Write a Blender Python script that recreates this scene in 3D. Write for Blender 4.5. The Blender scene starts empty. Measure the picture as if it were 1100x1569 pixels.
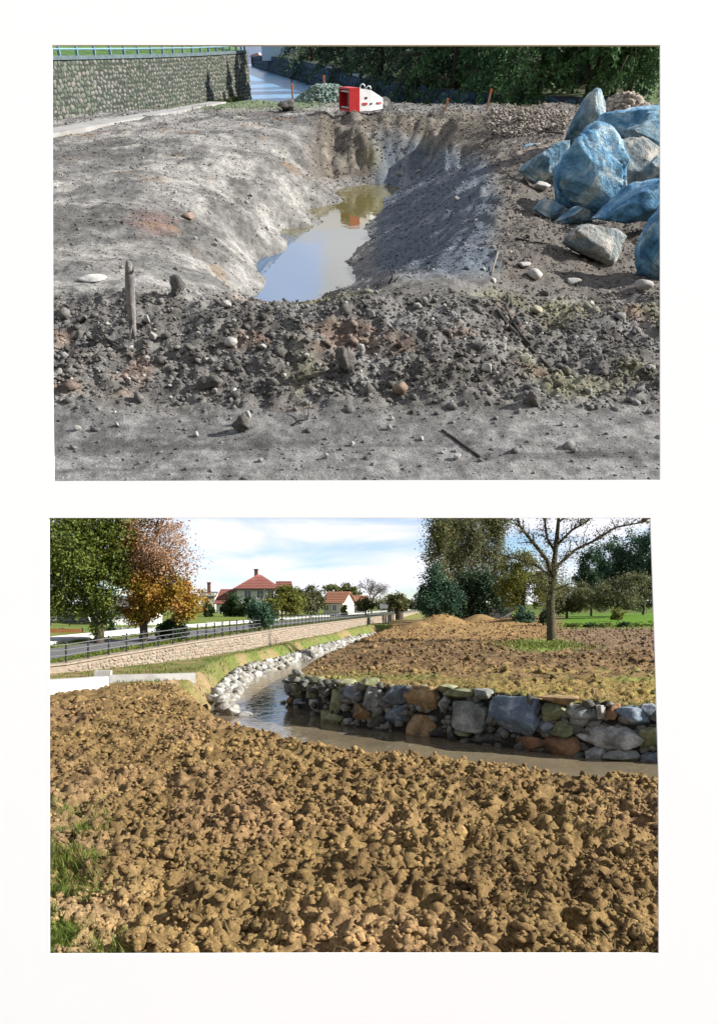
import bpy, bmesh, math, random
import numpy as np
from mathutils import Matrix, Vector

# ------------------------------------------------------------------ camera, sky, sun, exposure
scene = bpy.context.scene
COL = scene.collection
FPX = 1100.0            # focal length in pixels of the 1100 x 1569 picture
HORIZON = 925.0         # horizon row of the lower view (camera is level)
EYE = 1.7
cam_data = bpy.data.cameras.new('camera')
cam_data.sensor_fit = 'AUTO'
cam_data.sensor_width = 36.0
cam_data.lens = 36.0 * FPX / 1569.0
cam_data.shift_y = (HORIZON - 784.5) / 1569.0
cam_data.clip_start = 0.05
cam_data.clip_end = 3000.0
cam = bpy.data.objects.new('camera', cam_data)
COL.objects.link(cam)
cam.location = (0, 0, EYE)
cam.rotation_euler = (math.radians(90), 0, 0)
scene.camera = cam

SUN_AZ, SUN_EL = math.radians(101), math.radians(28)     # azimuth from forward (+Y) towards the right (+X)
S = Vector((math.sin(SUN_AZ) * math.cos(SUN_EL), math.cos(SUN_AZ) * math.cos(SUN_EL), math.sin(SUN_EL)))
world = bpy.data.worlds.new('World')
scene.world = world
world.use_nodes = True
wn, wl = world.node_tree.nodes, world.node_tree.links
wn.clear()
w_out = wn.new('ShaderNodeOutputWorld')
w_bg = wn.new('ShaderNodeBackground')
w_sky = wn.new('ShaderNodeTexSky')
w_sky.sky_type = 'NISHITA'
w_sky.sun_disc = False
w_sky.sun_elevation = SUN_EL
w_sky.sun_rotation = SUN_AZ
w_sky.air_density = 0.8
w_sky.dust_density = 0.1
w_sky.ozone_density = 4.0
w_bg.inputs['Strength'].default_value = 0.075
# broken white cloud over the whole dome
tc = wn.new('ShaderNodeTexCoord')
sep = wn.new('ShaderNodeSeparateXYZ')
wl.new(tc.outputs['Generated'], sep.inputs[0])
zadd = wn.new('ShaderNodeMath'); zadd.operation = 'ADD'; zadd.inputs[1].default_value = 0.16
zabs = wn.new('ShaderNodeMath'); zabs.operation = 'ABSOLUTE'
wl.new(sep.outputs['Z'], zabs.inputs[0]); wl.new(zabs.outputs[0], zadd.inputs[0])
dx = wn.new('ShaderNodeMath'); dx.operation = 'DIVIDE'
dy = wn.new('ShaderNodeMath'); dy.operation = 'DIVIDE'
wl.new(sep.outputs['X'], dx.inputs[0]); wl.new(zadd.outputs[0], dx.inputs[1])
wl.new(sep.outputs['Y'], dy.inputs[0]); wl.new(zadd.outputs[0], dy.inputs[1])
comb = wn.new('ShaderNodeCombineXYZ')
wl.new(dx.outputs[0], comb.inputs[0]); wl.new(dy.outputs[0], comb.inputs[1])
cn = wn.new('ShaderNodeTexNoise')
cn.inputs['Scale'].default_value = 1.1
cn.inputs['Detail'].default_value = 7.0
cn.inputs['Roughness'].default_value = 0.52
cn.inputs['Distortion'].default_value = 0.35
mapn = wn.new('ShaderNodeMapping')
mapn.inputs['Location'].default_value = (3.1, 1.7, 0.0)
wl.new(comb.outputs[0], mapn.inputs['Vector']); wl.new(mapn.outputs[0], cn.inputs['Vector'])
cr = wn.new('ShaderNodeValToRGB')
cr.color_ramp.elements[0].position = 0.37; cr.color_ramp.elements[0].color = (0, 0, 0, 1)
cr.color_ramp.elements[1].position = 0.565; cr.color_ramp.elements[1].color = (1, 1, 1, 1)
wl.new(cn.outputs['Fac'], cr.inputs['Fac'])
mixc = wn.new('ShaderNodeMixRGB')
mixc.inputs['Color2'].default_value = (6.2, 6.25, 6.8, 1)
wl.new(cr.outputs['Color'], mixc.inputs['Fac'])
wl.new(w_sky.outputs['Color'], mixc.inputs['Color1'])
wl.new(mixc.outputs['Color'], w_bg.inputs['Color'])
wl.new(w_bg.outputs['Background'], w_out.inputs['Surface'])

sun_data = bpy.data.lights.new('sun', 'SUN')
sun_data.energy = 5.0
sun_data.angle = math.radians(0.5)
sun_data.color = (1.0, 0.965, 0.90)
sun = bpy.data.objects.new('sun', sun_data)
COL.objects.link(sun)
sun.rotation_euler = S.to_track_quat('Z', 'Y').to_euler()
sun.location = S * 60

scene.view_settings.view_transform = 'Standard'
scene.view_settings.look = 'None'
scene.view_settings.gamma = 1.0
scene.view_settings.use_curve_mapping = False
scene.view_settings.exposure = 1.15

# ------------------------------------------------------------------ frames: the lower place is level, the upper place is a tilted bank
TILT = math.atan((HORIZON - 62.0) / FPX)
EYE_U = 1.9
CT, ST = math.cos(TILT), math.sin(TILT)
LOW = Matrix.Identity(4)
UPP = Matrix.Translation((0, 0, EYE)) @ Matrix.Rotation(TILT, 4, 'X') @ Matrix.Translation((0, 0, -EYE_U))

def PL(px, py, h=0.0):
    d = Vector(((px - 550) / FPX, 1.0, (HORIZON - py) / FPX))
    t = (h - EYE) / d.z
    return Vector((d.x * t, t, h))

def PLr(px, py, r):
    return Vector(((px - 550) / FPX * r, r, EYE + (HORIZON - py) / FPX * r))

def _du(px, py):
    x, y, z = (px - 550) / FPX, 1.0, (HORIZON - py) / FPX
    return x, y * CT + z * ST, -y * ST + z * CT

def PU(px, py, h=0.0):
    x, f, u = _du(px, py)
    t = (h - EYE_U) / u
    return Vector((x * t, f * t, h))

def PUr(px, py, r):
    x, f, u = _du(px, py)
    t = r / f
    return Vector((x * t, r, EYE_U + u * t))

def pxm_u(p):
    """metres per picture pixel (across, up) at a point of the upper place"""
    f, u = p[1], p[2] - EYE_U
    y = f * CT - u * ST
    z = f * ST + u * CT
    return y / FPX, y / FPX / (CT + ST * z / y)

def proj_u(x, r, u):
    u = u - EYE_U
    y = r * CT - u * ST
    z = r * ST + u * CT
    return 550 + FPX * x / y, HORIZON - FPX * z / y

def proj_l(x, y, z):
    return 550 + FPX * x / y, HORIZON - FPX * (z - EYE) / y

# ------------------------------------------------------------------ numpy noise
def _hash(ix, iy, seed):
    h = (ix.astype(np.int64) * 374761393 + iy.astype(np.int64) * 668265263 + seed * 1442695041) & 0x7fffffff
    h = (h ^ (h >> 13)) * 1274126177 & 0x7fffffff
    h = (h ^ (h >> 16)) * 2246822519 & 0x7fffffff
    return ((h ^ (h >> 15)) & 0xffff) / 65535.0

def vnoise(x, y, seed=0):
    ix, iy = np.floor(x), np.floor(y)
    fx, fy = x - ix, y - iy
    fx, fy = fx * fx * fx * (fx * (fx * 6 - 15) + 10), fy * fy * fy * (fy * (fy * 6 - 15) + 10)
    a, b = _hash(ix, iy, seed), _hash(ix + 1, iy, seed)
    c, d = _hash(ix, iy + 1, seed), _hash(ix + 1, iy + 1, seed)
    return (a * (1 - fx) + b * fx) * (1 - fy) + (c * (1 - fx) + d * fx) * fy

def fbm(x, y, seed=0, octv=4, rough=0.5):
    v, a, t = 0, 1.0, 0
    for k in range(octv):
        ca, sa = math.cos(k * 1.1), math.sin(k * 1.1)
        v = v + a * vnoise((x * ca - y * sa) * 2 ** k + 17.3 * k, (x * sa + y * ca) * 2 ** k + 9.1 * k, seed + k)
        t += a
        a *= rough
    return v / t

def sstep(a, b, x):
    t = np.clip((x - a) / (b - a), 0, 1)
    return t * t * (3 - 2 * t)

class RBF:
    def __init__(self, pts, warp, c=0.05):
        self.warp, self.c = warp, c
        P = np.array(pts, float)
        self.q = np.stack(warp(P[:, 0], P[:, 1]), 1)
        D = np.sqrt(((self.q[:, None] - self.q[None]) ** 2).sum(-1) + c * c)
        n = len(P)
        A = np.zeros((n + 1, n + 1))
        A[:n, :n] = D
        A[:n, n] = 1
        A[n, :n] = 1
        self.w = np.linalg.lstsq(A, np.append(P[:, 2], 0), rcond=None)[0]
    def __call__(self, x, y):
        sh = np.shape(x)
        a, b = self.warp(np.ravel(x), np.ravel(y))
        out = np.full(a.shape, self.w[-1])
        for (qa, qb), w in zip(self.q, self.w[:-1]):
            out += w * np.sqrt((a - qa) ** 2 + (b - qb) ** 2 + self.c ** 2)
        return out.reshape(sh)

# ------------------------------------------------------------------ mesh helpers
def new_mesh(name, verts, faces, smooth=False, colors=None, uvs=None):
    """verts (n,3), faces (m,k) arrays -> mesh"""
    me = bpy.data.meshes.new(name)
    V = np.asarray(verts, np.float32)
    if isinstance(faces, np.ndarray):
        m, k = faces.shape
        me.vertices.add(len(V))
        me.vertices.foreach_set('co', V.ravel())
        me.loops.add(m * k)
        me.loops.foreach_set('vertex_index', faces.astype(np.int32).ravel())
        me.polygons.add(m)
        me.polygons.foreach_set('loop_start', np.arange(0, m * k, k, dtype=np.int32))
        me.polygons.foreach_set('loop_total', np.full(m, k, np.int32))
        me.update(calc_edges=True)
    else:
        me.from_pydata([tuple(v) for v in V], [], faces)
        me.update()
    if smooth:
        me.polygons.foreach_set('use_smooth', np.ones(len(me.polygons), bool))
    if colors is not None:
        at = me.color_attributes.new('tint', 'FLOAT_COLOR', 'POINT')
        C4 = np.ones((len(V), 4), np.float32)
        C4[:, :3] = colors
        at.data.foreach_set('color', C4.ravel())
    return me

def link(name, me, mat=None, parent=None, frame=None, loc=None, rotz=0.0, kind=None):
    if mat is not None:
        me.materials.clear()
        for m in (mat if isinstance(mat, (list, tuple)) else [mat]):
            me.materials.append(m)
    o = bpy.data.objects.new(name, me)
    COL.objects.link(o)
    if parent is not None:
        o.parent = parent
        if loc is not None:
            o.location = loc
            o.rotation_euler = (0, 0, rotz)
    else:
        M = frame if frame is not None else LOW
        if loc is not None:
            M = M @ Matrix.Translation(loc) @ Matrix.Rotation(rotz, 4, 'Z')
        o.matrix_world = M
    if kind:
        o['kind'] = kind
    return o

def tag(o, label=None, cat=None, group=None, kind=None):
    if label: o['label'] = label
    if cat: o['category'] = cat
    if group: o['group'] = group
    if kind: o['kind'] = kind
    return o

def thing(name, label, cat, frame, loc, rotz=0.0, group=None):
    o = bpy.data.objects.new(name, None)
    COL.objects.link(o)
    o.empty_display_size = 0.2
    o.matrix_world = frame @ Matrix.Translation(loc) @ Matrix.Rotation(rotz, 4, 'Z')
    return tag(o, label, cat, group)

class MB:
    """collects simple solids into one mesh"""
    def __init__(self):
        self.v, self.f, self.mi = [], [], []
    def add(self, verts, faces, mi=0):
        n = len(self.v)
        self.v += [tuple(p) for p in verts]
        self.f += [[n + i for i in f] for f in faces]
        self.mi += [mi] * len(faces)
    def box(self, c, s, rz=0.0, mi=0, R=None, taper=1.0):
        M = R if R is not None else Matrix.Rotation(rz, 3, 'Z')
        vs = []
        for z in (-1, 1):
            k = taper if z > 0 else 1.0
            for x, y in ((-1, -1), (1, -1), (1, 1), (-1, 1)):
                vs.append(Vector(c) + M @ Vector((x * s[0] / 2 * k, y * s[1] / 2 * k, z * s[2] / 2)))
        self.add(vs, [(3, 2, 1, 0), (4, 5, 6, 7), (0, 1, 5, 4), (1, 2, 6, 5), (2, 3, 7, 6), (3, 0, 4, 7)], mi)
    def tube(self, pts, rad, n=6, mi=0, cap=True):
        pts = [Vector(p) for p in pts]
        if not isinstance(rad, (list, tuple)): rad = [rad] * len(pts)
        vs, fs = [], []
        for i, p in enumerate(pts):
            d = (pts[min(i + 1, len(pts) - 1)] - pts[max(i - 1, 0)]).normalized()
            a = d.cross(Vector((0.13, 0.31, 1))) if abs(d.z) < 0.95 else d.cross(Vector((1, 0.1, 0)))
            a.normalize()
            b = d.cross(a)
            for k in range(n):
                t = 2 * math.pi * k / n
                vs.append(p + (a * math.cos(t) + b * math.sin(t)) * rad[i])
        for i in range(len(pts) - 1):
            for k in range(n):
                k2 = (k + 1) % n
                fs.append((i * n + k, i * n + k2, (i + 1) * n + k2, (i + 1) * n + k))
        if cap:
            fs.append(tuple(range(n - 1, -1, -1)))
            fs.append(tuple((len(pts) - 1) * n + k for k in range(n)))
        self.add(vs, fs, mi)
    def prism(self, poly, depth_vec, mi=0):
        """polygon (3D points) pushed along depth_vec"""
        n = len(poly)
        d = Vector(depth_vec)
        vs = [Vector(p) for p in poly] + [Vector(p) + d for p in poly]
        fs = [tuple(range(n)), tuple(range(2 * n - 1, n - 1, -1))]
        for i in range(n):
            j = (i + 1) % n
            fs.append((i, n + i, n + j, j))
        self.add(vs, fs, mi)
    def mesh(self, name, smooth=False):
        me = new_mesh(name, np.array(self.v, np.float32).reshape(-1, 3), self.f, smooth)
        if any(self.mi):
            me.polygons.foreach_set('material_index', np.array(self.mi, np.int32))
        bm = bmesh.new(); bm.from_mesh(me)
        bmesh.ops.recalc_face_normals(bm, faces=bm.faces)
        bm.to_mesh(me); bm.free()
        return me
    def build(self, name, mat, parent=None, frame=None, loc=None, smooth=False, kind=None):
        return link(name, self.mesh(name, smooth), mat, parent, frame, loc, kind=kind)

_ico = {}
def ico(sub):
    if sub not in _ico:
        bm = bmesh.new()
        bmesh.ops.create_icosphere(bm, subdivisions=sub, radius=1.0)
        _ico[sub] = (np.array([v.co[:] for v in bm.verts]), np.array([[v.index for v in f.verts] for f in bm.faces]))
        bm.free()
    return _ico[sub]

def rock_verts(seed, sub=3, cuts=9, lo=0.62, hi=0.95, rough=0.05, flat_bottom=False):
    """a unit sphere cut by random planes: angular boulder"""
    rng = np.random.RandomState(seed)
    v, f = ico(sub)
    v = v.copy()
    for k in range(cuts):
        n = rng.normal(size=3)
        n /= np.linalg.norm(n)
        d = rng.uniform(lo, hi)
        q = v @ n
        m = q > d
        v[m] *= (d / q[m])[:, None]
    if rough:
        for k, (s, a) in enumerate(((1.7, 1.0), (4.1, 0.5), (9.0, 0.25))):
            o = rng.uniform(0, 50, 3)
            nz = vnoise(v[:, 0] * s + o[0] + v[:, 2] * s * 0.7, v[:, 1] * s + o[1] - v[:, 2] * s * 0.8, seed) - 0.5
            v *= (1 + 2 * rough * a * nz)[:, None]
    if rough > .15:
        v *= (1 + rough * (.45 if sub < 2 else .5) * rng.uniform(-.9, .9, len(v)))[:, None]
    mx, mn = v.max(0), v.min(0)
    v = (v - (mx + mn) / 2) / ((mx - mn) / 2)
    return v, f

def outline_rock(P, seed, sub=4, facets=7, noise=1.0, lean=(-.35, .1), dlo=.45, dhi=.8):
    """angular stone whose front outline is the (convex) polygon P in [-1, 1] x [-1, 1]; depth along y in [-1, 1]"""
    r_ = np.random.RandomState(seed)
    v, f = ico(sub)
    v = v * np.array((1.7, 1.0, 1.7))
    P = np.array(P, float)
    ctr = P.mean(0)
    for i in range(len(P)):
        a, b_ = P[i], P[(i + 1) % len(P)]
        e = b_ - a
        n2 = np.array((e[1], -e[0])); n2 /= np.linalg.norm(n2) + 1e-9
        if n2 @ (a - ctr) < 0: n2 = -n2
        n3 = np.array((n2[0], r_.uniform(*lean), n2[1])); k = np.linalg.norm(n3); n3 /= k
        d = (n2 @ a) / k
        q = v @ n3; m = q > d
        v[m] -= (q[m] - d)[:, None] * n3
    for i in range(facets):
        n3 = np.array((r_.normal() * .55, -1.0, r_.normal() * .55)); n3 /= np.linalg.norm(n3)
        d = r_.uniform(dlo, dhi)
        q = v @ n3; m = q > d
        v[m] -= (q[m] - d)[:, None] * n3
    for k, (s_, a_) in enumerate(((2.3, .045), (5.5, .03), (13., .022), (26., .014))):
        v *= (1 + noise * a_ * (vnoise(v[:, 0] * s_ + v[:, 1] * s_ + 9 * k, v[:, 2] * s_ - v[:, 1] * s_ + seed, seed) - .5) * 2)[:, None]
    return v, f

# ------------------------------------------------------------------ materials
def _nodes(name):
    m = bpy.data.materials.new(name)
    m.use_nodes = True
    n, l = m.node_tree.nodes, m.node_tree.links
    n.clear()
    out = n.new('ShaderNodeOutputMaterial')
    b = n.new('ShaderNodeBsdfPrincipled')
    l.new(b.outputs[0], out.inputs[0])
    return m, n, l, b, out

def _noise(n, l, scale, detail=5, rough=0.6, coord='Object', dist=0.0, obj_rand=False):
    t = n.new('ShaderNodeTexCoord')
    z = n.new('ShaderNodeTexNoise')
    z.inputs['Scale'].default_value = scale
    z.inputs['Detail'].default_value = detail
    z.inputs['Roughness'].default_value = rough
    z.inputs['Distortion'].default_value = dist
    if obj_rand:
        oi = n.new('ShaderNodeObjectInfo')
        mu = n.new('ShaderNodeMath'); mu.operation = 'MULTIPLY'; mu.inputs[1].default_value = 37.0
        ad = n.new('ShaderNodeVectorMath'); ad.operation = 'ADD'
        l.new(oi.outputs['Random'], mu.inputs[0])
        l.new(t.outputs[coord], ad.inputs[0]); l.new(mu.outputs[0], ad.inputs[1])
        l.new(ad.outputs[0], z.inputs['Vector'])
    else:
        l.new(t.outputs[coord], z.inputs['Vector'])
    return z

def _ramp(n, stops):
    r = n.new('ShaderNodeValToRGB')
    e = r.color_ramp.elements
    while len(e) < len(stops): e.new(0.5)
    for k, (p, c) in enumerate(stops):
        e[k].position = p
        e[k].color = (c[0], c[1], c[2], 1)
    return r

def mat_noise(name, cols, scale=6.0, bump=0.3, bump_scale=None, rough=0.85, detail=6, lo=0.34, hi=0.66, spec=0.25, obj_rand=False, value_rand=0.0, dist=0.3, bdist=0.02):
    """noise-mottled surface between a list of colours"""
    m, n, l, b, out = _nodes(name)
    z = _noise(n, l, scale, detail, obj_rand=obj_rand, dist=dist)
    k = len(cols)
    r = _ramp(n, [(lo + (hi - lo) * i / max(1, k - 1), c) for i, c in enumerate(cols)])
    l.new(z.outputs['Fac'], r.inputs['Fac'])
    col = r.outputs['Color']
    if value_rand:
        oi = n.new('ShaderNodeObjectInfo')
        mr = n.new('ShaderNodeMapRange')
        mr.inputs['To Min'].default_value = 1 - value_rand
        mr.inputs['To Max'].default_value = 1 + value_rand
        l.new(oi.outputs['Random'], mr.inputs['Value'])
        hs = n.new('ShaderNodeHueSaturation')
        l.new(mr.outputs[0], hs.inputs['Value'])
        l.new(col, hs.inputs['Color'])
        col = hs.outputs['Color']
    if bump:
        zf = _noise(n, l, (bump_scale or scale * 3) * 2.2, 6, 0.75, obj_rand=obj_rand)
        rf_ = _ramp(n, [(.3, (.62,) * 3), (.5, (1, 1, 1)), (.72, (1.45,) * 3)])
        l.new(zf.outputs['Fac'], rf_.inputs['Fac'])
        mm = n.new('ShaderNodeMixRGB'); mm.blend_type = 'MULTIPLY'; mm.inputs['Fac'].default_value = min(1.0, bump * 1.6)
        l.new(col, mm.inputs['Color1']); l.new(rf_.outputs['Color'], mm.inputs['Color2'])
        col = mm.outputs[0]
    l.new(col, b.inputs['Base Color'])
    b.inputs['Roughness'].default_value = rough
    b.inputs['Specular IOR Level'].default_value = spec
    if bump:
        z2 = _noise(n, l, bump_scale or scale * 3, 8, 0.65, obj_rand=obj_rand)
        bp = n.new('ShaderNodeBump')
        bp.inputs['Strength'].default_value = bump
        bp.inputs['Distance'].default_value = bdist
        l.new(z2.outputs['Fac'], bp.inputs['Height'])
        l.new(bp.outputs['Normal'], b.inputs['Normal'])
    return m

def mat_tint(name, scale=14.0, amount=0.55, bump=0.6, rough=0.95, fine=90.0, bdist=0.03, spec=0.15):
    """earth: colour from the mesh's own tint, broken up by two scales of noise"""
    m, n, l, b, out = _nodes(name)
    at = n.new('ShaderNodeAttribute'); at.attribute_name = 'tint'
    z = _noise(n, l, scale, 8, 0.7)
    z2 = _noise(n, l, fine, 4, 0.7)
    r = _ramp(n, [(0.28, (1 - amount,) * 3), (0.5, (1, 1, 1)), (0.74, (1 + amount,) * 3)])
    r2 = _ramp(n, [(0.3, (0.65,) * 3), (0.7, (1.35,) * 3)])
    l.new(z.outputs['Fac'], r.inputs['Fac']); l.new(z2.outputs['Fac'], r2.inputs['Fac'])
    m1 = n.new('ShaderNodeMixRGB'); m1.blend_type = 'MULTIPLY'; m1.inputs['Fac'].default_value = 1
    m2 = n.new('ShaderNodeMixRGB'); m2.blend_type = 'MULTIPLY'; m2.inputs['Fac'].default_value = 1
    l.new(at.outputs['Color'], m1.inputs['Color1']); l.new(r.outputs['Color'], m1.inputs['Color2'])
    l.new(m1.outputs[0], m2.inputs['Color1']); l.new(r2.outputs['Color'], m2.inputs['Color2'])
    l.new(m2.outputs[0], b.inputs['Base Color'])
    b.inputs['Roughness'].default_value = rough
    b.inputs['Specular IOR Level'].default_value = spec
    ad = n.new('ShaderNodeMath'); ad.operation = 'ADD'
    l.new(z.outputs['Fac'], ad.inputs[0])
    mu = n.new('ShaderNodeMath'); mu.operation = 'MULTIPLY'; mu.inputs[1].default_value = 0.35
    l.new(z2.outputs['Fac'], mu.inputs[0]); l.new(mu.outputs[0], ad.inputs[1])
    bp = n.new('ShaderNodeBump')
    bp.inputs['Strength'].default_value = bump
    bp.inputs['Distance'].default_value = bdist
    l.new(ad.outputs[0], bp.inputs['Height'])
    l.new(bp.outputs['Normal'], b.inputs['Normal'])
    return m

def mat_leaf(name, cols, scale=1.6, trans=0.35):
    m, n, l, b, out = _nodes(name)
    z = _noise(n, l, scale, 2, 0.5)
    w = _noise(n, l, 23.0, 1, 0.5)
    mx = n.new('ShaderNodeMixRGB'); mx.inputs['Fac'].default_value = 0.55
    l.new(z.outputs['Fac'], mx.inputs['Color1']); l.new(w.outputs['Fac'], mx.inputs['Color2'])
    k = len(cols)
    r = _ramp(n, [(0.36 + 0.28 * i / max(1, k - 1), c) for i, c in enumerate(cols)])
    l.new(mx.outputs[0], r.inputs['Fac'])
    l.new(r.outputs['Color'], b.inputs['Base Color'])
    b.inputs['Roughness'].default_value = 0.6
    b.inputs['Specular IOR Level'].default_value = 0.25
    tr = n.new('ShaderNodeBsdfTranslucent')
    l.new(r.outputs['Color'], tr.inputs['Color'])
    ms = n.new('ShaderNodeMixShader'); ms.inputs[0].default_value = trans
    l.new(b.outputs[0], ms.inputs[1]); l.new(tr.outputs[0], ms.inputs[2])
    l.new(ms.outputs[0], out.inputs[0])
    return m

def mat_plain(name, col, rough=0.6, metal=0.0, spec=0.4, var=0.12, scale=9.0):
    m, n, l, b, out = _nodes(name)
    z = _noise(n, l, scale, 6)
    r = _ramp(n, [(0.3, tuple(c * (1 - var) for c in col)), (0.7, tuple(min(1, c * (1 + var)) for c in col))])
    l.new(z.outputs['Fac'], r.inputs['Fac'])
    l.new(r.outputs['Color'], b.inputs['Base Color'])
    b.inputs['Roughness'].default_value = rough
    b.inputs['Metallic'].default_value = metal
    b.inputs['Specular IOR Level'].default_value = spec
    return m

def mat_water(name, col, scale, strength, rough=0.06, foam=None, stretch=(1, 1, 1), ior=1.33):
    m, n, l, b, out = _nodes(name)
    t = n.new('ShaderNodeTexCoord')
    mp = n.new('ShaderNodeMapping'); mp.inputs['Scale'].default_value = stretch
    l.new(t.outputs['Object'], mp.inputs['Vector'])
    z = n.new('ShaderNodeTexNoise'); z.inputs['Scale'].default_value = scale; z.inputs['Detail'].default_value = 5
    z.inputs['Distortion'].default_value = 0.8
    l.new(mp.outputs[0], z.inputs['Vector'])
    bp = n.new('ShaderNodeBump'); bp.inputs['Strength'].default_value = strength; bp.inputs['Distance'].default_value = 0.03
    l.new(z.outputs['Fac'], bp.inputs['Height']); l.new(bp.outputs['Normal'], b.inputs['Normal'])
    z2 = _noise(n, l, 0.9, 4)
    r = _ramp(n, [(0.35, tuple(c * 0.8 for c in col)), (0.65, tuple(c * 1.2 for c in col))])
    l.new(z2.outputs['Fac'], r.inputs['Fac'])
    colr = r.outputs['Color']
    if foam:
        z3 = n.new('ShaderNodeTexNoise'); z3.inputs['Scale'].default_value = foam; z3.inputs['Detail'].default_value = 8
        z3.inputs['Roughness'].default_value = 0.75
        l.new(mp.outputs[0], z3.inputs['Vector'])
        r3 = _ramp(n, [(0.61, (0, 0, 0)), (0.72, (1, 1, 1))])
        l.new(z3.outputs['Fac'], r3.inputs['Fac'])
        mx = n.new('ShaderNodeMixRGB'); mx.inputs['Color2'].default_value = (0.6, 0.62, 0.62, 1)
        l.new(r3.outputs['Color'], mx.inputs['Fac']); l.new(colr, mx.inputs['Color1'])
        colr = mx.outputs[0]
    l.new(colr, b.inputs['Base Color'])
    b.inputs['Roughness'].default_value = rough
    b.inputs['IOR'].default_value = ior
    b.inputs['Specular IOR Level'].default_value = 0.5
    return m

# ------------------------------------------------------------------ the page: a white mount board standing on the ground, two openings cut in it
PAGE_Y, PAGE_T = 2.4, 0.006
def page_pt(px, py, y=PAGE_Y):
    return ((px - 550) / FPX * PAGE_Y, y, EYE + (HORIZON - py) / FPX * PAGE_Y)

page_mat = mat_plain('white_paper', (0.875, 0.875, 0.885), rough=0.9, spec=0.1, var=0.004, scale=3.0)
bm = bmesh.new()
z_foot = HORIZON + EYE / PAGE_Y * FPX
loops = [[(-240, -200), (1340, -200), (1340, z_foot), (-240, z_foot)],
         [(80, 69), (1011, 69), (1011, 735), (500, 736), (83, 737), (81, 600)],
         [(75.5, 793.5), (996, 793.5), (1003, 1000), (1008.5, 1190), (1009, 1461), (500, 1461), (76, 1462)]]
edges = []
for lp in loops:
    vs = [bm.verts.new(page_pt(*p)) for p in lp]
    edges += [bm.edges.new((vs[i], vs[(i + 1) % len(vs)])) for i in range(len(vs))]
bmesh.ops.triangle_fill(bm, use_beauty=True, use_dissolve=False, edges=edges, normal=(0, -1, 0))
ext = bmesh.ops.extrude_face_region(bm, geom=list(bm.faces))
bmesh.ops.translate(bm, vec=(0, PAGE_T, 0), verts=[g for g in ext['geom'] if isinstance(g, bmesh.types.BMVert)])
bmesh.ops.recalc_face_normals(bm, faces=bm.faces)
me = bpy.data.meshes.new('page')
bm.to_mesh(me); bm.free()
page = tag(link('page', me, page_mat), 'tall white paper page with two wide rectangular openings, one above the other', 'page')

# ------------------------------------------------------------------ lower place: ground with a river channel
def poly_sdf(x, y, P):
    """signed distance to a polygon (positive outside) and index of the nearest edge"""
    P = np.array(P, float)
    best = np.full(x.shape, 1e9); idx = np.zeros(x.shape, int)
    inside = np.zeros(x.shape, bool)
    for i in range(len(P)):
        a, b = P[i], P[(i + 1) % len(P)]
        e = b - a
        t = np.clip(((x - a[0]) * e[0] + (y - a[1]) * e[1]) / (e @ e), 0, 1)
        d = np.hypot(x - a[0] - t * e[0], y - a[1] - t * e[1])
        m = d < best
        best[m] = d[m]; idx[m] = i
        c = ((a[1] > y) != (b[1] > y))
        with np.errstate(divide='ignore', invalid='ignore'):
            xi = a[0] + (y - a[1]) / (b[1] - a[1] + 1e-12) * e[0]
        inside ^= c & (x < xi)
    return np.where(inside, -best, best), idx

WATER_Z = -0.70
near_toe = [(9.5, 7.3), (6, 7.75), (2.81, 8.15), (1.98, 8.7), (1.05, 9.1), (.36, 9.5), (-.4, 10.3), (-1.0, 11.2), (-1.6, 12.6), (-2.3, 14.6)]
left_toe = [(-2.95, 16.4), (-3.14, 17.25), (-3.4, 20.3), (-3.6, 24), (-2.84, 28.4), (-1.65, 36.2), (-.2, 45.5), (1.6, 53)]
right_toe = [(2.9, 53), (1.6, 46), (-.4, 34), (-1.4, 25), (-1.8, 21.5), (-1.95, 18.4)]
WALL_PX = [(430, 1078), (462, 1090), (500, 1106), (545, 1116), (600, 1122), (660, 1130), (720, 1140), (800, 1152), (870, 1160), (940, 1166), (1010, 1170), (1100, 1176)]
wall_toe = [tuple(PL(px, py, WATER_Z)[:2]) for px, py in WALL_PX] + [(7.5, 10.0), (10.5, 9.8)]
CHAN = near_toe + left_toe + right_toe + wall_toe
W_EDGE = [1.5] * (len(near_toe)) + [1.0] * (len(left_toe)) + [0.5] * (len(right_toe)) + [0.35] * (len(wall_toe) - 1) + [1.0]

land_pts = [tuple(PL(px, py, h)) for px, py, h in [
    (80, 1460, 0), (300, 1460, 0), (550, 1460, 0), (800, 1460, 0), (1010, 1460, 0), (200, 1250, .01), (550, 1250, .02), (900, 1250, .02),
    (100, 1100, 0), (300, 1100, 0), (380, 1120, .02), (600, 1160, .03), (850, 1183, .02), (1000, 1200, .02), (230, 1060, 0), (310, 1042, -.02),
    (180, 1030, -.1), (300, 1012, -.1), (385, 996, -.12), (430, 986, -.12), (520, 970, -.1), (600, 955, -.1),
    (440, 1034, -.02), (470, 1011, 0), (500, 1000, .02), (545, 980, .02), (500, 1045, .02), (600, 1048, .06), (700, 1060, .15), (850, 1072, .12), (1000, 1085, .1), (1100, 1090, .1),
    (800, 1010, .18), (1000, 1000, .2), (600, 1000, .12), (1000, 968, .25), (900, 968, .22), (850, 985, .15), (720, 967, .22), (660, 960, .3),
    (640, 951, .2), (560, 965, .05), (600, 975, .1), (930, 945, .6), (1000, 942, .8), (880, 952, .4), (760, 952, .35)]]
land_pts += [(x, y, z) for x, y, z in [(-60, 3, 0), (60, 3, 0.1), (-60, 30, -.1), (80, 40, .3), (0, 90, .3), (-60, 100, -.1), (50, 90, .9), (0, -40, 0), (-60, -40, 0), (60, -40, 0),
                                       (-200, 300, .3), (0, 300, .4), (200, 300, .9), (0, 700, .5), (9, 3, 0), (-9, 3, 0)]]
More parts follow.
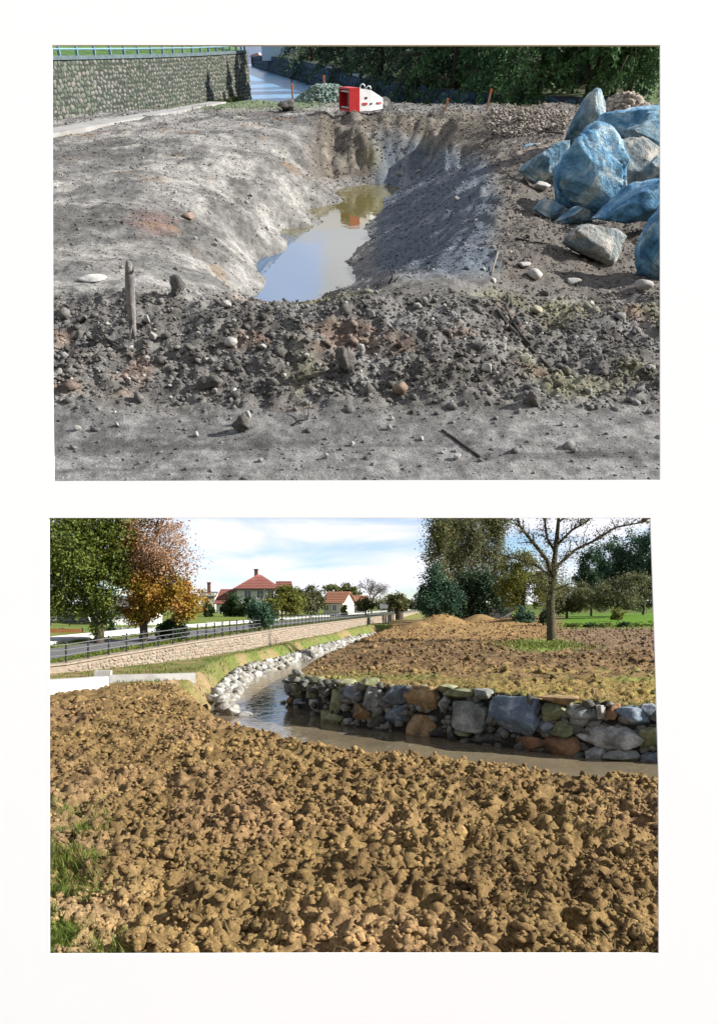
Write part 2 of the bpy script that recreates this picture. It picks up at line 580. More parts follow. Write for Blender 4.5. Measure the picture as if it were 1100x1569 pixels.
def warp_l(x, y):
    g = np.maximum(y, 2.5)
    return np.clip(x / g, -8, 8) * 2.2, 2.2 * np.log(g) - np.where(y < 2.5, (2.5 - y) * .1, 0)
land_rbf = RBF(land_pts, warp_l, 0.08)

def chan_at(x, y):
    d, i = poly_sdf(x, y, CHAN)
    return d, i, np.array(W_EDGE)[i]

def low_h(x, y, rough=True):
    x, y = np.asarray(x, float), np.asarray(y, float)
    z = land_rbf(x, y)
    d, i, w = chan_at(x, y)
    # spoil heaps at the far side of the field
    for (cx, cy, rx, ry, hh) in HEAPS:
        z = z + hh * np.exp(-((x - cx) / rx) ** 2 - ((y - cy) / ry) ** 2)
    if rough:
        amp = field_amp(x, y)
        far_k = np.clip(14 / np.maximum(y, 3), .3, 1)
        wx_, wy_ = x + .10 * (vnoise(x * 5, y * 5, 71) - .5), y + .10 * (vnoise(x * 5, y * 5, 72) - .5)
        big_ = fbm(wx_ * 2.4, wy_ * 2.4, 3, 3, .55) - .5
        mid_ = .20 - np.abs(fbm(wx_ * 4.2, wy_ * 4.2, 13, 3, .6) - .5)
        bil_ = np.abs(fbm(wx_ * 8.5, wy_ * 8.5, 15, 3, .6) - .5)
        fin_ = fbm(x * 22, y * 22, 17, 3, .65) - .5
        z = z + amp * (.16 * big_ + far_k * (.20 * mid_ + .21 * (bil_ - .1) + .075 * fin_))
    t = sstep(0.0, 1.0, (d + 0.02) / w)
    return np.where(d < 0, -1.1, -1.1 + (z + 1.1) * t)

HEAPS = [(*PL(675, 960, .25)[:2], 1.6, 1.2, .75), (*PL(640, 964, .2)[:2], 1.0, 1.0, .4), (*PL(735, 957, .25)[:2], 1.3, 1.6, .65), (*PL(780, 959, .25)[:2], 1.4, 1.4, .4), (*PL(700, 966, .2)[:2], 3.2, 1.5, .22)]

def field_amp(x, y):
    """how rough the ploughing is"""
    px, py = 550 + FPX * x / np.maximum(y, .5), HORIZON + FPX * EYE / np.maximum(y, .5)
    near = (sstep(17, 14.0, y)) * sstep(-0.56, -0.44, x / np.maximum(y, 1) + 0.10 * (vnoise(x * 2, y * 2, 5) - .5) + sstep(4.6, 6.5, y) * .3)
    right = 1.15 * sstep(14.5, 17, y) * sstep(48, 38, y) * sstep(-2, 1.5, x - (y - 17) * -.02)
    return np.clip(near + right, 0.12, 1.15)

def lerp3(a, b, t):
    a, b = np.asarray(a, float), np.asarray(b, float)
    t = np.asarray(t, float)[:, None]
    return a * (1 - t) + b * t

SOIL, SOIL_D, SOIL_P, STRAW, GRASS, LAWN = (.205, .136, .056), (.085, .050, .022), (.24, .150, .080), (.25, .175, .065), (.075, .105, .016), (.085, .17, .012)
def low_col(x, y):
    d, i, w = chan_at(x, y)
    px, py, = proj_l(x, np.maximum(y, .6), land_rbf(x, y))[:2]
    n1, n2, n3 = fbm(x * .9, y * .9, 21), fbm(x * 3.1, y * 3.1, 22), fbm(x * .35, y * .35, 23)
    c = lerp3(np.array(SOIL), np.array(SOIL_D), sstep(.45, .75, n2) * .5)
    c = lerp3(c, (.125, .078, .034), sstep(.50, .66, fbm(x * .7, y * 1.1, 28)) * .35 * (y < 17))
    c = lerp3(c, SOIL_P, sstep(16, 9, y) * sstep(.50, .72, n1) * .45)
    # pink bare subsoil towards the river bend and at the left edge of the field
    c = lerp3(c, (.26, .165, .095), sstep(1.3, .3, d) * (x < -.9) * (y < 19) * sstep(9, 11, y) * .8)
    c = lerp3(c, (.23, .155, .08), sstep(-.30, -.42, x / np.maximum(y, 1) + .1 * (n2 - .5)) * sstep(8, 5, y) * .9)
    # grass at the near left corner
    c = lerp3(c, GRASS, sstep(-.38, -.47, x / np.maximum(y, 1) + .16 * (n1 - .5)) * sstep(6.0, 4.0, y) * sstep(.40, .52, n2))
    # right-hand field: dry straw strip along the wall, dark ploughing, orange subsoil further on
    R = ((x > -2.6) & (y > 10.3) & (d > 0) & (x > -1.9 + 0 * y) & (px > 425)).astype(float) * sstep(10.4, 10.6, y)
    side = (y > 10.2) & (x > np.interp(y, [10, 17, 21.5, 25, 34, 46, 60], [-1.2, -2.1, -1.95, -1.6, -.55, 1.4, 3]))
    R = side.astype(float)
    base = lerp3(np.array(STRAW), np.array((.22, .17, .05)), sstep(.4, .7, n2))
    base = lerp3(base, (.13, .16, .04), sstep(.52, .68, n1) * .7)
    dark = lerp3(np.array((.105, .066, .032)), np.array((.20, .13, .062)), sstep(.35, .7, n2))
    pyw = py + 26 * (n1 - .5)
    base = lerp3(base, dark, sstep(1050, 1035, pyw) * sstep(.30, .55, n2 + .25 * sstep(1030, 1010, py)))
    base = lerp3(base, (.23, .14, .06), sstep(985, 978, pyw) * sstep(900, 800, px) * .9)
    base = lerp3(base, (.27, .18, .075), sstep(978, 968, pyw) * sstep(.42, .58, n2) * sstep(840, 760, px))
    base = lerp3(base, (.17, .115, .07), sstep(1000, 985, pyw) * sstep(830, 900, px) * .8)
    base = lerp3(base, LAWN, sstep(966, 958, py + 6 * (n2 - .5)) * sstep(845, 875, px))
    base = lerp3(base, (.15, .2, .04), sstep(12, 5, np.hypot((px - 830) * .18, (py - 990) * .9) + 6 * (n2 - .5)))
    base = lerp3(base, GRASS, sstep(70, 80, y))
    base = lerp3(base, (.2, .2, .06), sstep(952, 946, py) * sstep(660, 640, px))
    c = np.where(R[:, None] > 0.5, base, c)
    # left berm: grass and straw between the white stones and the street wall
    Lm = (~side) & (y > 15.5 + .6 * (n1 - .5))
    g = lerp3(np.array((.125, .130, .038)), np.array((.22, .17, .08)), sstep(.42, .62, n1))
    g = lerp3(g, (.10, .16, .03), sstep(.5, .65, n2) * .7)
    g = lerp3(g, (.27, .18, .105), sstep(22, 17, y) * sstep(.4, .55, n2))
    c = np.where((Lm & (d > .2))[:, None], g, c)
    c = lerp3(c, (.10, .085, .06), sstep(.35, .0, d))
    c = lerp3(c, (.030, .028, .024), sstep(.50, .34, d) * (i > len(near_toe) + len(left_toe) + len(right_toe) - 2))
    c = lerp3(c, GRASS, sstep(110, 130, y))
    return c

def fan_grid(y_rows, s_cols, g0):
    Y, Sx = np.meshgrid(y_rows, s_cols, indexing='ij')
    return Sx * np.maximum(np.abs(Y), g0), Y

def grid_faces(nr, nc):
    a = (np.arange(nr - 1)[:, None] * nc + np.arange(nc - 1)[None]).ravel()
    return np.stack([a, a + 1, a + nc + 1, a + nc], 1)

rows = np.concatenate([np.linspace(-60, 2.6, 14)[:-1], np.exp(np.arange(math.log(2.6), math.log(17), .0052)), np.exp(np.arange(math.log(17.05), math.log(20), .0085)), np.exp(np.arange(math.log(20.1), math.log(75), .014)), np.geomspace(78, 1500, 16)])
cols = np.concatenate([-np.geomspace(.72, 30, 14)[::-1], np.arange(-.70, -.46, .012), np.arange(-.46, .4601, .0036), np.arange(.472, .7001, .012), np.geomspace(.72, 30, 14)])
GX, GY = fan_grid(rows, cols, 4.0)
gz = low_h(GX.ravel(), GY.ravel())
gc = low_col(GX.ravel(), GY.ravel())
gc *= 1 - .06 * (field_amp(GX.ravel(), GY.ravel()) * sstep(17, 15, GY.ravel()))[:, None]      # ground a little darker than the clods on it
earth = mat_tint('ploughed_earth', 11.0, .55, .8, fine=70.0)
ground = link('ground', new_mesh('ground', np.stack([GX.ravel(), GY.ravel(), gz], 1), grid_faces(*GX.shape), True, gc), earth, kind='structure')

river_mat = mat_water('river_water', (.16, .13, .085), 5.0, .35, .05, foam=2.0, stretch=(1, .5, 1))
rv = [(x, y, WATER_Z) for x, y in [(-6, 7), (13, 7), (13, 13.5), (0, 16), (0, 25), (5, 60), (-1, 60), (-7, 25)]]
river = link('river', new_mesh('river', rv, [list(range(len(rv)))]), river_mat, kind='structure')

# ------------------------------------------------------------------ loose clods of earth (one mass: nobody could count them)
def rand_rot(n, rng):
    q = rng.normal(size=(n, 4)); q /= np.linalg.norm(q, axis=1)[:, None]
    w, x, y, z = q.T
    return np.stack([np.stack([1 - 2 * (y * y + z * z), 2 * (x * y - z * w), 2 * (x * z + y * w)], -1),
                     np.stack([2 * (x * y + z * w), 1 - 2 * (x * x + z * z), 2 * (y * z - x * w)], -1),
                     np.stack([2 * (x * z - y * w), 2 * (y * z + x * w), 1 - 2 * (x * x + y * y)], -1)], 1)

def scatter(name, pos, rad, cols, mat, frame, sub=1, cuts=7, rough=.22, seed=1, variants=8, flat=.75, kind='stuff', smooth=False):
    rng = np.random.RandomState(seed)
    Vs, Fs, Cs, off = [], [], [], 0
    which = rng.randint(0, variants, len(pos))
    for k in range(variants):
        m = which == k
        n = int(m.sum())
        if not n: continue
        v, f = rock_verts(seed * 31 + k, sub, cuts, .38, .9, rough)
        sc = rad[m][:, None] * rng.uniform(.5, 1.35, (n, 3))
        Rm = rand_rot(n, rng)
        W = np.einsum('nij,nvj->nvi', Rm, v[None] * sc[:, None])
        W[:, :, 2] *= flat
        W += pos[m][:, None]
        Vs.append(W.reshape(-1, 3))
        Fs.append((f[None] + (np.arange(n) * len(v))[:, None, None]).reshape(-1, 3) + off)
        Cs.append(np.repeat(cols[m], len(v), 0))
        off += n * len(v)
    return link(name, new_mesh(name, np.concatenate(Vs), np.concatenate(Fs), smooth, np.concatenate(Cs)), mat, frame=frame, kind=kind)

rng = np.random.RandomState(5)
def field_points(n, y0, y1, s0, s1):
    s = rng.uniform(s0, s1, n)
    y = np.exp(rng.uniform(math.log(y0), math.log(y1), n))
    return s * y, y

clod_mat = mat_tint('clod_earth', 26.0, .5, .9, fine=110.0, bdist=.02)
x, y = field_points(46000, 3.1, 17, -.52, .52)
d, i, w = chan_at(x, y)
keep = (d > .35) & (rng.rand(len(x)) < np.clip(field_amp(x, y), .1, 1) * np.clip(fbm(x * 1.2, y * 1.2, 60) * 1.9 - .15, .25, 1) * .85) & (y < 16.3 + x * .1) & ~((y > 10.4) & (x > -1.2)) & ~((x < -4.6) & (y > 12.6))
x, y = x[keep], y[keep]
r = np.maximum(.0026 * y, np.clip(rng.lognormal(math.log(.0135), .72, len(x)), .005, .055))
z = low_h(x, y) - r * .12
cc = low_col(x, y) * rng.uniform(.82, 1.25, len(x))[:, None] * (.85 + .4 * sstep(.38, .62, fbm(x * 1.5, y * 1.5, 62)))[:, None]
p = np.stack([x, y, z], 1)
big = r / y > .0075
tag(scatter('soil_clods', p[big], r[big], cc[big], clod_mat, LOW, 2, 9, .20, 3, variants=14), 'lumpy brown clods of freshly ploughed earth in the near field', 'clods')
# crumbs: loose ones, and others stuck to the lumps
nb = int(big.sum()); K = 3
dirs = rng.normal(size=(nb, K, 3)); dirs[:, :, 2] = np.abs(dirs[:, :, 2]); dirs /= np.linalg.norm(dirs, axis=2)[:, :, None]
pc = (p[big][:, None] + dirs * r[big][:, None, None] * np.array((.85, .85, .62))).reshape(-1, 3)
rc = (r[big][:, None] * rng.uniform(.2, .55, (nb, K))).ravel()
c2 = np.repeat(cc[big], K, 0) * rng.uniform(.85, 1.15, nb * K)[:, None]
p, r, cc = np.concatenate([p[~big], pc]), np.concatenate([r[~big], rc]), np.concatenate([cc[~big], c2])
tag(scatter('soil_crumbs', p, r, cc, clod_mat, LOW, 1, 7, .24, 4, variants=14), 'small brown crumbs of earth between the clods in the near field', 'clods')
x, y = field_points(11000, 11.5, 48, -.12, .58)
d, i, w = chan_at(x, y)
side = (y > 10.2) & (x > np.interp(y, [10, 17, 21.5, 25, 34, 46, 60], [-1.2, -2.1, -1.95, -1.6, -.55, 1.4, 3]))
keep = (d > .5) & side & (rng.rand(len(x)) < .2 + .8 * sstep(15, 17, y) * fbm(x * .8, y * .3, 61) * 1.5)
x, y = x[keep], y[keep]
r = np.maximum(.0020 * y, rng.lognormal(math.log(.036), .55, len(x)).clip(.015, .13)) * rng.uniform(.6, 1.1, len(x))
tag(scatter('far_soil_clods', np.stack([x, y, low_h(x, y) + r * .1], 1), r, low_col(x, y) * rng.uniform(.6, 1.25, len(x))[:, None], clod_mat, LOW, 1, 5, .25, 6), 'rough brown clods on the ploughed field beyond the stone wall', 'clods')

# ------------------------------------------------------------------ upper place: muddy ground with a dug pit
POND_U = -0.62
ctrl = [(80, 735, 0), (300, 735, 0), (550, 735, 0), (800, 735, 0), (1010, 735, 0), (90, 640, .0), (300, 640, 0), (550, 655, 0), (700, 665, 0), (950, 640, 0), (1010, 600, .03),
        (200, 590, .05), (400, 590, .06), (600, 600, .06), (780, 600, .05),
        (90, 440, .26), (200, 437, .26), (270, 446, .30), (340, 468, .26), (420, 470, .26), (520, 455, .26), (590, 428, .32), (660, 414, .36), (720, 408, .36), (770, 388, .34),
        (120, 520, .15), (250, 520, .17), (400, 530, .17), (550, 520, .2), (700, 500, .25), (800, 480, .2),
        (90, 425, .18), (180, 425, .18), (250, 425, .08),
        (372, 466, POND_U), (405, 440, POND_U), (400, 398, POND_U), (435, 368, POND_U), (432, 352, POND_U), (470, 322, POND_U), (510, 297, POND_U), (545, 285, POND_U), (585, 284, POND_U),
        (612, 292, POND_U), (585, 325, POND_U), (558, 350, POND_U), (562, 375, POND_U), (535, 400, POND_U), (545, 425, POND_U), (490, 400, POND_U - .2), (520, 340, POND_U - .2), (450, 430, POND_U - .2), (560, 305, POND_U - .12),
        (330, 425, -.25), (350, 385, -.2), (300, 300, .15), (270, 400, .0), (380, 330, -.15), (430, 300, -.2), (480, 275, -.25), (100, 300, .2), (100, 380, .16), (200, 350, .14), (200, 300, .2),
        (90, 228, .3), (180, 205, .33), (260, 190, .36), (350, 172, .36), (440, 172, .38), (330, 230, .3), (400, 240, .15), (450, 215, .2), (480, 240, -.1), (500, 180, .38),
        (530, 178, .4), (540, 262, -.4), (600, 176, .42), (600, 262, -.42), (650, 180, .42), (640, 255, -.35), (560, 215, .1), (620, 215, .1), (670, 225, .05), (700, 192, .4), (720, 178, .45),
        (755, 185, .48), (750, 235, .42), (745, 280, .38), (765, 320, .36), (765, 360, .35), (690, 280, .05), (650, 330, -.1), (690, 350, .1), (640, 390, -.15), (600, 400, -.4), (690, 390, .2), (620, 300, -.35),
        (830, 330, .2), (900, 350, .18), (990, 440, .14), (880, 430, .14), (800, 450, .2), (1000, 540, .05), (870, 560, .06), (800, 260, .36), (820, 215, .45), (800, 190, .5), (860, 205, .45), (900, 300, .25), (1000, 300, .25),
        (900, 180, .35), (1000, 175, .35), (1060, 300, .3), (1060, 450, .1), (1080, 650, 0), (30, 650, 0), (30, 450, .25), (20, 300, .25)]
upp_pts = [tuple(PU(*c)) for c in ctrl]
# hidden side of the near rim, going down to the pond, and the land outside the picture
upp_pts += [(x, r + .55, -.1) for x, r in [(PU(px, 455, .28)[0], PU(px, 460, .28)[1]) for px in (430, 480, 530)]]
upp_pts += [(-14, 16, .3), (14, 16, .3), (-9, 5, .1), (9, 5, .05), (0, -4, 0), (-9, -4, 0), (9, -4, 0)]
def warp_u(x, r):
    g = np.maximum(r, 2.5)
    return np.clip(x / g, -4, 4) * 2.6, 2.2 * np.log(g) - np.where(r < 2.5, (2.5 - r) * .1, 0)
upp_rbf = RBF(upp_pts, warp_u, 0.03)

def upp_shore(x):
    """distance at which the dug ground ends and drops to the river"""
    return np.interp(x, [-40, -14, -9.3, -7.5, -5.2, -3.6, -2, 1, 6, 10, 40], [13.5, 15.5, 18.6, 22.0, 26.5, 28, 27.0, 26.0, 26.0, 27.5, 30]) + .0

def upp_h(x, r, rough=True):
    x, r = np.asarray(x, float), np.asarray(r, float)
    rr = np.minimum(r, 33)
    u = upp_rbf(x * rr / np.maximum(r, .1), rr)
    if rough:
        s = np.clip(9 / np.maximum(r, 3), .3, 1.0)
        px, py = proj_u(x, np.maximum(r, 2), u)
        band = sstep(425, 470, py + 25 * (vnoise(x * 2, r * 2, 8) - .5)) * sstep(650, 590, py)
        band = np.maximum(band, .7 * sstep(430, 400, py) * sstep(700, 760, px))
        band = np.clip(band, .12, 1)
        u = u + (.13 + .02 * band) * (fbm(x * 1.5, r * 1.5, 30, 5, .58) - .5) * sstep(700, 600, py + 60 * (vnoise(x, r, 7) - .5))
        u = u + (.03 + .12 * band) * (fbm(x * 2.1, r * 2.1, 31, 4, .55) - .5) + .05 * (1 - band) * sstep(660, 600, py) * (np.abs(fbm(x * 3.3, r * 3.3, 36, 4, .6) - .5) - .1) + (.006 + .085 * band) * (fbm(x * 11, r * 11, 33, 4, .65) - .5) / s ** .5 - .09 * band * np.abs(fbm(x * 6, r * 6, 35, 3, .6) - .5)
        # rills running down the right and far slopes of the pit
        rill = sstep(560, 640, px) * sstep(760, 730, px) * sstep(230, 270, py) * sstep(425, 400, py)
        u = u + rill * .10 * (fbm((px * .75 + py * .55) * .055, (px * .6 - py * .8) * .01, 41, 3) - .5)
        far = sstep(160, 175, py) * sstep(275, 255, py) * sstep(470, 500, px) * sstep(720, 690, px)
        u = u + far * .40 * (fbm(px * .035, py * .02, 43, 4, .6) - .5)
    u = u + .035 * (fbm(x * .5, r * 4.5, 38, 3) - .5) * sstep(3.95, 3.7, r)
    cut = sstep(0, 1.6, r - upp_shore(x))
    return u * (1 - cut) - 1.6 * cut

def upp_col(x, r):
    u = upp_h(x, r, False)
    px, py = proj_u(x, np.maximum(r, 2), u)
    n1, n2, n3 = fbm(x * 1.1, r * 1.1, 51), fbm(x * 4, r * 4, 52), fbm(x * .4, r * .4, 53)
    mud = lerp3(np.array((.108, .104, .098)), np.array((.155, .150, .144)), sstep(.35, .65, n1))
    smooth_ = np.array((.165, .162, .158))
    c = lerp3(mud, smooth_, sstep(600, 650, py + 30 * (n1 - .5)) * .8)
    c = lerp3(c, (.075, .073, .072), sstep(.52, .66, fbm(x * .7 + 3, r * 5.5, 59, 4)) * sstep(640, 690, py) * .75)
    band = sstep(430, 460, py + 20 * (n2 - .5)) * sstep(640, 590, py)
    c = lerp3(c, (.092, .086, .078), band * sstep(.3, .6, n2) * .8)
    # yellow-green and rusty patches on the mound
    c = lerp3(c, (.14, .135, .085), band * sstep(.54, .72, fbm(x * 1.6, r * 1.6, 54)) * sstep(430, 480, px) * .8)
    c = lerp3(c, (.17, .115, .085), band * sstep(.64, .78, fbm(x * 2.6, r * 2.6, 55)) * .6)
    # left slope gravel, with its sunlit paleness painted into the colour
    L = sstep(455, 430, py + 20 * (n2 - .5)) * sstep(560, 480, px + 40 * (n1 - .5) + (py - 200) * .25)
    c = lerp3(c, (.122, .119, .113), L)
    c = lerp3(c, (.225, .217, .203), L * sstep(.42, .62, n1 + .16 * np.exp(-((px - 360 + (py - 300) * -.45) / 90) ** 2)) * .85)
    c = lerp3(c, (.075, .072, .068), L * sstep(.50, .66, fbm(x * 1.7, r * .8, 56)) * .75)
    c = c * (.72 + .56 * sstep(.3, .7, fbm(x * 7, r * 7, 58, 4, .65)))[:, None]
    c = lerp3(c, (.185, .105, .095), L * sstep(.16, .03, np.hypot((px - 235) / 330, (py - 338) / 170) + .16 * (n2 - .5)) * .40)
    c = lerp3(c, (.18, .115, .065), L * sstep(.70, .80, fbm(x * 1.6, r * 1.6, 57)) * .5)
    # far pit wall: brown
    Fw = sstep(165, 180, py) * sstep(285, 262, py) * sstep(455, 500, px)
    c = lerp3(c, (.088, .076, .062), Fw * sstep(800, 740, px))
    c = lerp3(c, (.18, .155, .08), Fw * sstep(.1, .04, np.hypot((px - 590) / 500, (py - 240) / 300) + .05 * (n2 - .5)))
    c = lerp3(c, (.20, .18, .15), Fw * sstep(.52, .68, n2) * .6)
    # right pit slope: its blue-grey shade painted into the mud colour
    Rs = sstep(555, 600, px + (280 - py) * .0) * sstep(775, 740, px + 70 * (n1 - .5) + 25 * (n2 - .5)) * sstep(215, 260, py + (700 - px) * .25) * sstep(430, 405, py)
    c = lerp3(c, (.090, .108, .130), Rs)
    c = lerp3(c, (.20, .21, .225), Rs * sstep(.55, .68, n2) * .6)
    # trampled brown-grey ground on the right
    Rf = sstep(740, 790, px) * sstep(470, 420, py)
    c = lerp3(c, (.105, .094, .083), Rf)
    c = lerp3(c, (.17, .15, .13), Rf * sstep(.5, .65, n2) * sstep(300, 220, py))
    c = lerp3(c, (.30, .265, .23), sstep(.075, .03, np.hypot((px - 800) / 800, (py - 192) / 300) + .03 * (n2 - .5)))
    # weeds on the far shore
    c = lerp3(c, (.10, .14, .06), sstep(172, 160, py + 8 * (n2 - .5)) * sstep(520, 470, px) * .8)
    c = lerp3(c, (.07, .10, .035), sstep(36, 42, r) * (x > 2))
    return c

R0 = PU(550, 758, 0)[1]                     # the bank starts behind the board's middle bar
rows = np.concatenate([np.exp(np.arange(math.log(R0), math.log(36), .0068)), np.geomspace(36.5, 160, 18)])
cols = np.arange(-1, 1.0001, .0065)
UR, UX = np.meshgrid(rows, cols, indexing='ij')
UX = UX * (UR * .787 + 1.17) * (.45 + .015 * np.clip((UR - 3.3) / 5, 0, 1))
mud_mat = mat_tint('pit_mud', 13.0, .5, .8, fine=75.0)
mud = link('muddy_ground', new_mesh('muddy_ground', np.stack([UX.ravel(), UR.ravel(), upp_h(UX.ravel(), UR.ravel())], 1), grid_faces(*UX.shape), True, upp_col(UX.ravel(), UR.ravel())), mud_mat, frame=UPP, kind='structure')

pond_mat = mat_water('pond_water', (.030, .052, .080), 3.0, .05, .012, ior=2.0)
_n, _l = pond_mat.node_tree.nodes, pond_mat.node_tree.links
_b = [q for q in _n if q.type == 'BSDF_PRINCIPLED'][0]
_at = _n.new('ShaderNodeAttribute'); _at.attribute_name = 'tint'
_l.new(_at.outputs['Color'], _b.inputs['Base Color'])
qx, qr = np.meshgrid(np.linspace(-3.2, 2.2, 60), np.linspace(PU(400, 480, POND_U)[1], PU(560, 266, POND_U)[1], 90))
qx, qr = qx.ravel(), qr.ravel()
ppx, ppy = proj_u(qx, qr, POND_U)
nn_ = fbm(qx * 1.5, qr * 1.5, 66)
bank_refl = np.clip(np.maximum(sstep(378, 345, ppy + 25 * (nn_ - .5)), .75 * sstep(472, 505, ppx + 20 * (nn_ - .5))), 0, 1)     # reflected bank olive, elsewhere reflected sky blue, painted into the water colour
pc_ = lerp3(np.array((.045, .105, .20)), (.115, .100, .035), bank_refl)
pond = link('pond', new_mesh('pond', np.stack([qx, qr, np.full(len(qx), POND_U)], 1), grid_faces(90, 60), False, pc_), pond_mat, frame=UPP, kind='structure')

x, r = field_points(60000, R0 + .08, 30, -.45, .45)
x = x / r * (r * .787 + 1.17)
u = upp_h(x, r)
px, py = proj_u(x, r, u)
band = sstep(430, 465, py) * sstep(650, 585, py)
rightf = sstep(740, 775, px) * sstep(470, 430, py) * .45
dens = .10 + .9 * band * (.35 + 1.1 * fbm(x * 1.4, r * 1.4, 70)) + rightf + .35 * sstep(470, 500, px) * sstep(430, 400, py) + .16 * sstep(430, 400, py)
keep = (rng.rand(len(x)) < dens) & (u > POND_U) & (r < upp_shore(x) - .1)
x, r, u, px, py, band = x[keep], r[keep], u[keep], px[keep], py[keep], band[keep]
rad = np.maximum(.0017 * r, rng.lognormal(math.log(.0078), .62, len(x)).clip(.003, .042)) * (.8 + .5 * band) * rng.uniform(.6, 1.1, len(x))
cc = upp_col(x, r) * rng.uniform(.8, 1.3, len(x))[:, None]
pale = rng.rand(len(x)) < .07
cc[pale] = np.array((.30, .295, .28)) * rng.uniform(.7, 1.2, pale.sum())[:, None]
rad[pale] *= .8
tag(scatter('mud_lumps', np.stack([x, r, u + rad * .15], 1), rad, cc, clod_mat, UPP, 1, 6, .22, 9), 'grey crumbs of mud and small gravel strewn over the dug ground', 'clods')

# ================================================================== LOWER PLACE: things
stone_mats = {
    'slate': mat_noise('slate_stone', [(0.074, 0.088, 0.101), (0.149, 0.169, 0.189), (0.270, 0.290, 0.297)], 3.2, .9, 9, obj_rand=True, bdist=.035, detail=9, value_rand=.2),
    'blue': mat_noise('blue_stone', [(0.075, 0.100, 0.131), (0.125, 0.163, 0.206), (0.338, 0.375, 0.400)], 4.5, .6, 14, obj_rand=True, hi=.72),
    'grey': mat_noise('grey_stone', [(0.102, 0.109, 0.099), (0.203, 0.210, 0.189), (0.348, 0.348, 0.312)], 3.0, .9, 9, obj_rand=True, bdist=.035, detail=9, value_rand=.2),
    'green': mat_noise('mossy_stone', [(0.074, 0.088, 0.047), (0.162, 0.169, 0.088), (0.284, 0.277, 0.176)], 3.4, .9, 9, obj_rand=True, bdist=.035, detail=9, value_rand=.2),
    'brown': mat_noise('rusty_stone', [(0.112, 0.077, 0.044), (0.250, 0.163, 0.077), (0.362, 0.250, 0.144)], 3.0, .9, 9, obj_rand=True, bdist=.035, detail=9, value_rand=.15),
    'orange': mat_noise('orange_stone', [(0.081, 0.052, 0.034), (0.196, 0.103, 0.052), (0.276, 0.184, 0.103)], 3.4, .9, 9, obj_rand=True, bdist=.035, detail=9, value_rand=.15),
    'pale': mat_noise('pale_stone', [(0.138, 0.138, 0.132), (0.287, 0.287, 0.270), (0.483, 0.483, 0.460)], 3.6, .9, 9, obj_rand=True, bdist=.035, detail=9, value_rand=.15),
    'dark': mat_noise('dark_stone', [(0.036, 0.036, 0.034), (0.078, 0.076, 0.070), (0.120, 0.120, 0.108)], 3.0, .9, 9, obj_rand=True, bdist=.035, detail=9),
    'white': mat_noise('white_limestone', [(.14, .13, .112), (.25, .235, .205), (.37, .355, .32)], 3.4, .9, 9, obj_rand=True, bdist=.035, detail=9, value_rand=.2),
}
STONES = [  # px, py, width, height, kind   (river wall of rough boulders)
 (443.6,1042,17,14,'green'),(458,1044,18,15,'grey'),(474,1043,20,11,'green'),(435,1057,13,21,'grey'),(449,1059,22,21,'green'),(470,1058,20,23,'green'),(487,1062,22,30,'brown'),
 (437,1074,13,12,'brown'),(452,1077,24,15,'slate'),(475,1082,11,18,'pale'),(507,1073,23,36,'green'),(531,1066,27,26,'slate'),(563,1071,28,32,'grey'),(500,1100,39,18,'green'),
 (532,1109,24,14,'grey'),(545,1093,34,22,'brown'),(571.5,1097,13,18,'green'),(603.6,1065.5,42,26,'slate'),(643,1074,56,40,'brown'),(599,1097.5,46,33,'blue'),(643,1114,48,32,'brown'),
 (672,1082,15,34,'pale'),(698,1067,42,15,'green'),(706,1099,62,42,'grey'),(780,1099.5,72,57,'blue'),(745,1136,76,20,'dark'),(702,1125,26,13,'green'),(808,1143,44,22,'orange'),
 (858,1147,50,34,'orange'),(841,1094,36,26,'green'),(829.5,1118,28,21,'slate'),(859.5,1118,28,22,'green'),(852,1075.5,78,9,'brown'),(889,1098,54,29,'grey'),(918,1094,15,19,'white'),
 (928.5,1130,100,35,'pale'),(969,1101,60,25,'blue'),(996,1093,26,18,'slate'),(910.5,1156,26,23,'pale'),(952.5,1161,48,18,'grey'),(996,1137,36,34,'green'),(994,1163,32,18,'slate'),
 (882,1163,26,18,'dark'),(937,1092,20,20,'orange'),(1030,1100,34,28,'grey'),(1034,1138,40,34,'slate'),(1030,1168,40,18,'brown'),(1068,1105,40,34,'green'),(1076,1150,44,40,'grey'),
 (730,1066,26,14,'grey'),(672,1057,26,10,'green'),(520,1047,18,10,'green'),(820,1092,9,18,'dark'),(560,1046,22,9,'green'),(690,1130,14,16,'dark'),(575,1117,30,10,'dark'),(520,1114,16,9,'dark'),(668,1124,18,16,'dark')]
wall_px = np.array([p[0] for p in WALL_PX], float)
wall_r = np.array([PL(px, py, WATER_Z)[1] for px, py in WALL_PX])
w0 = PLr(700, 1130, 12.8)
stone_wall = thing('stone_wall', 'low river wall of rough boulders in many colours below the ploughed field', 'stone wall', LOW, (w0[0], w0[1], WATER_Z))
rng = np.random.RandomState(77)
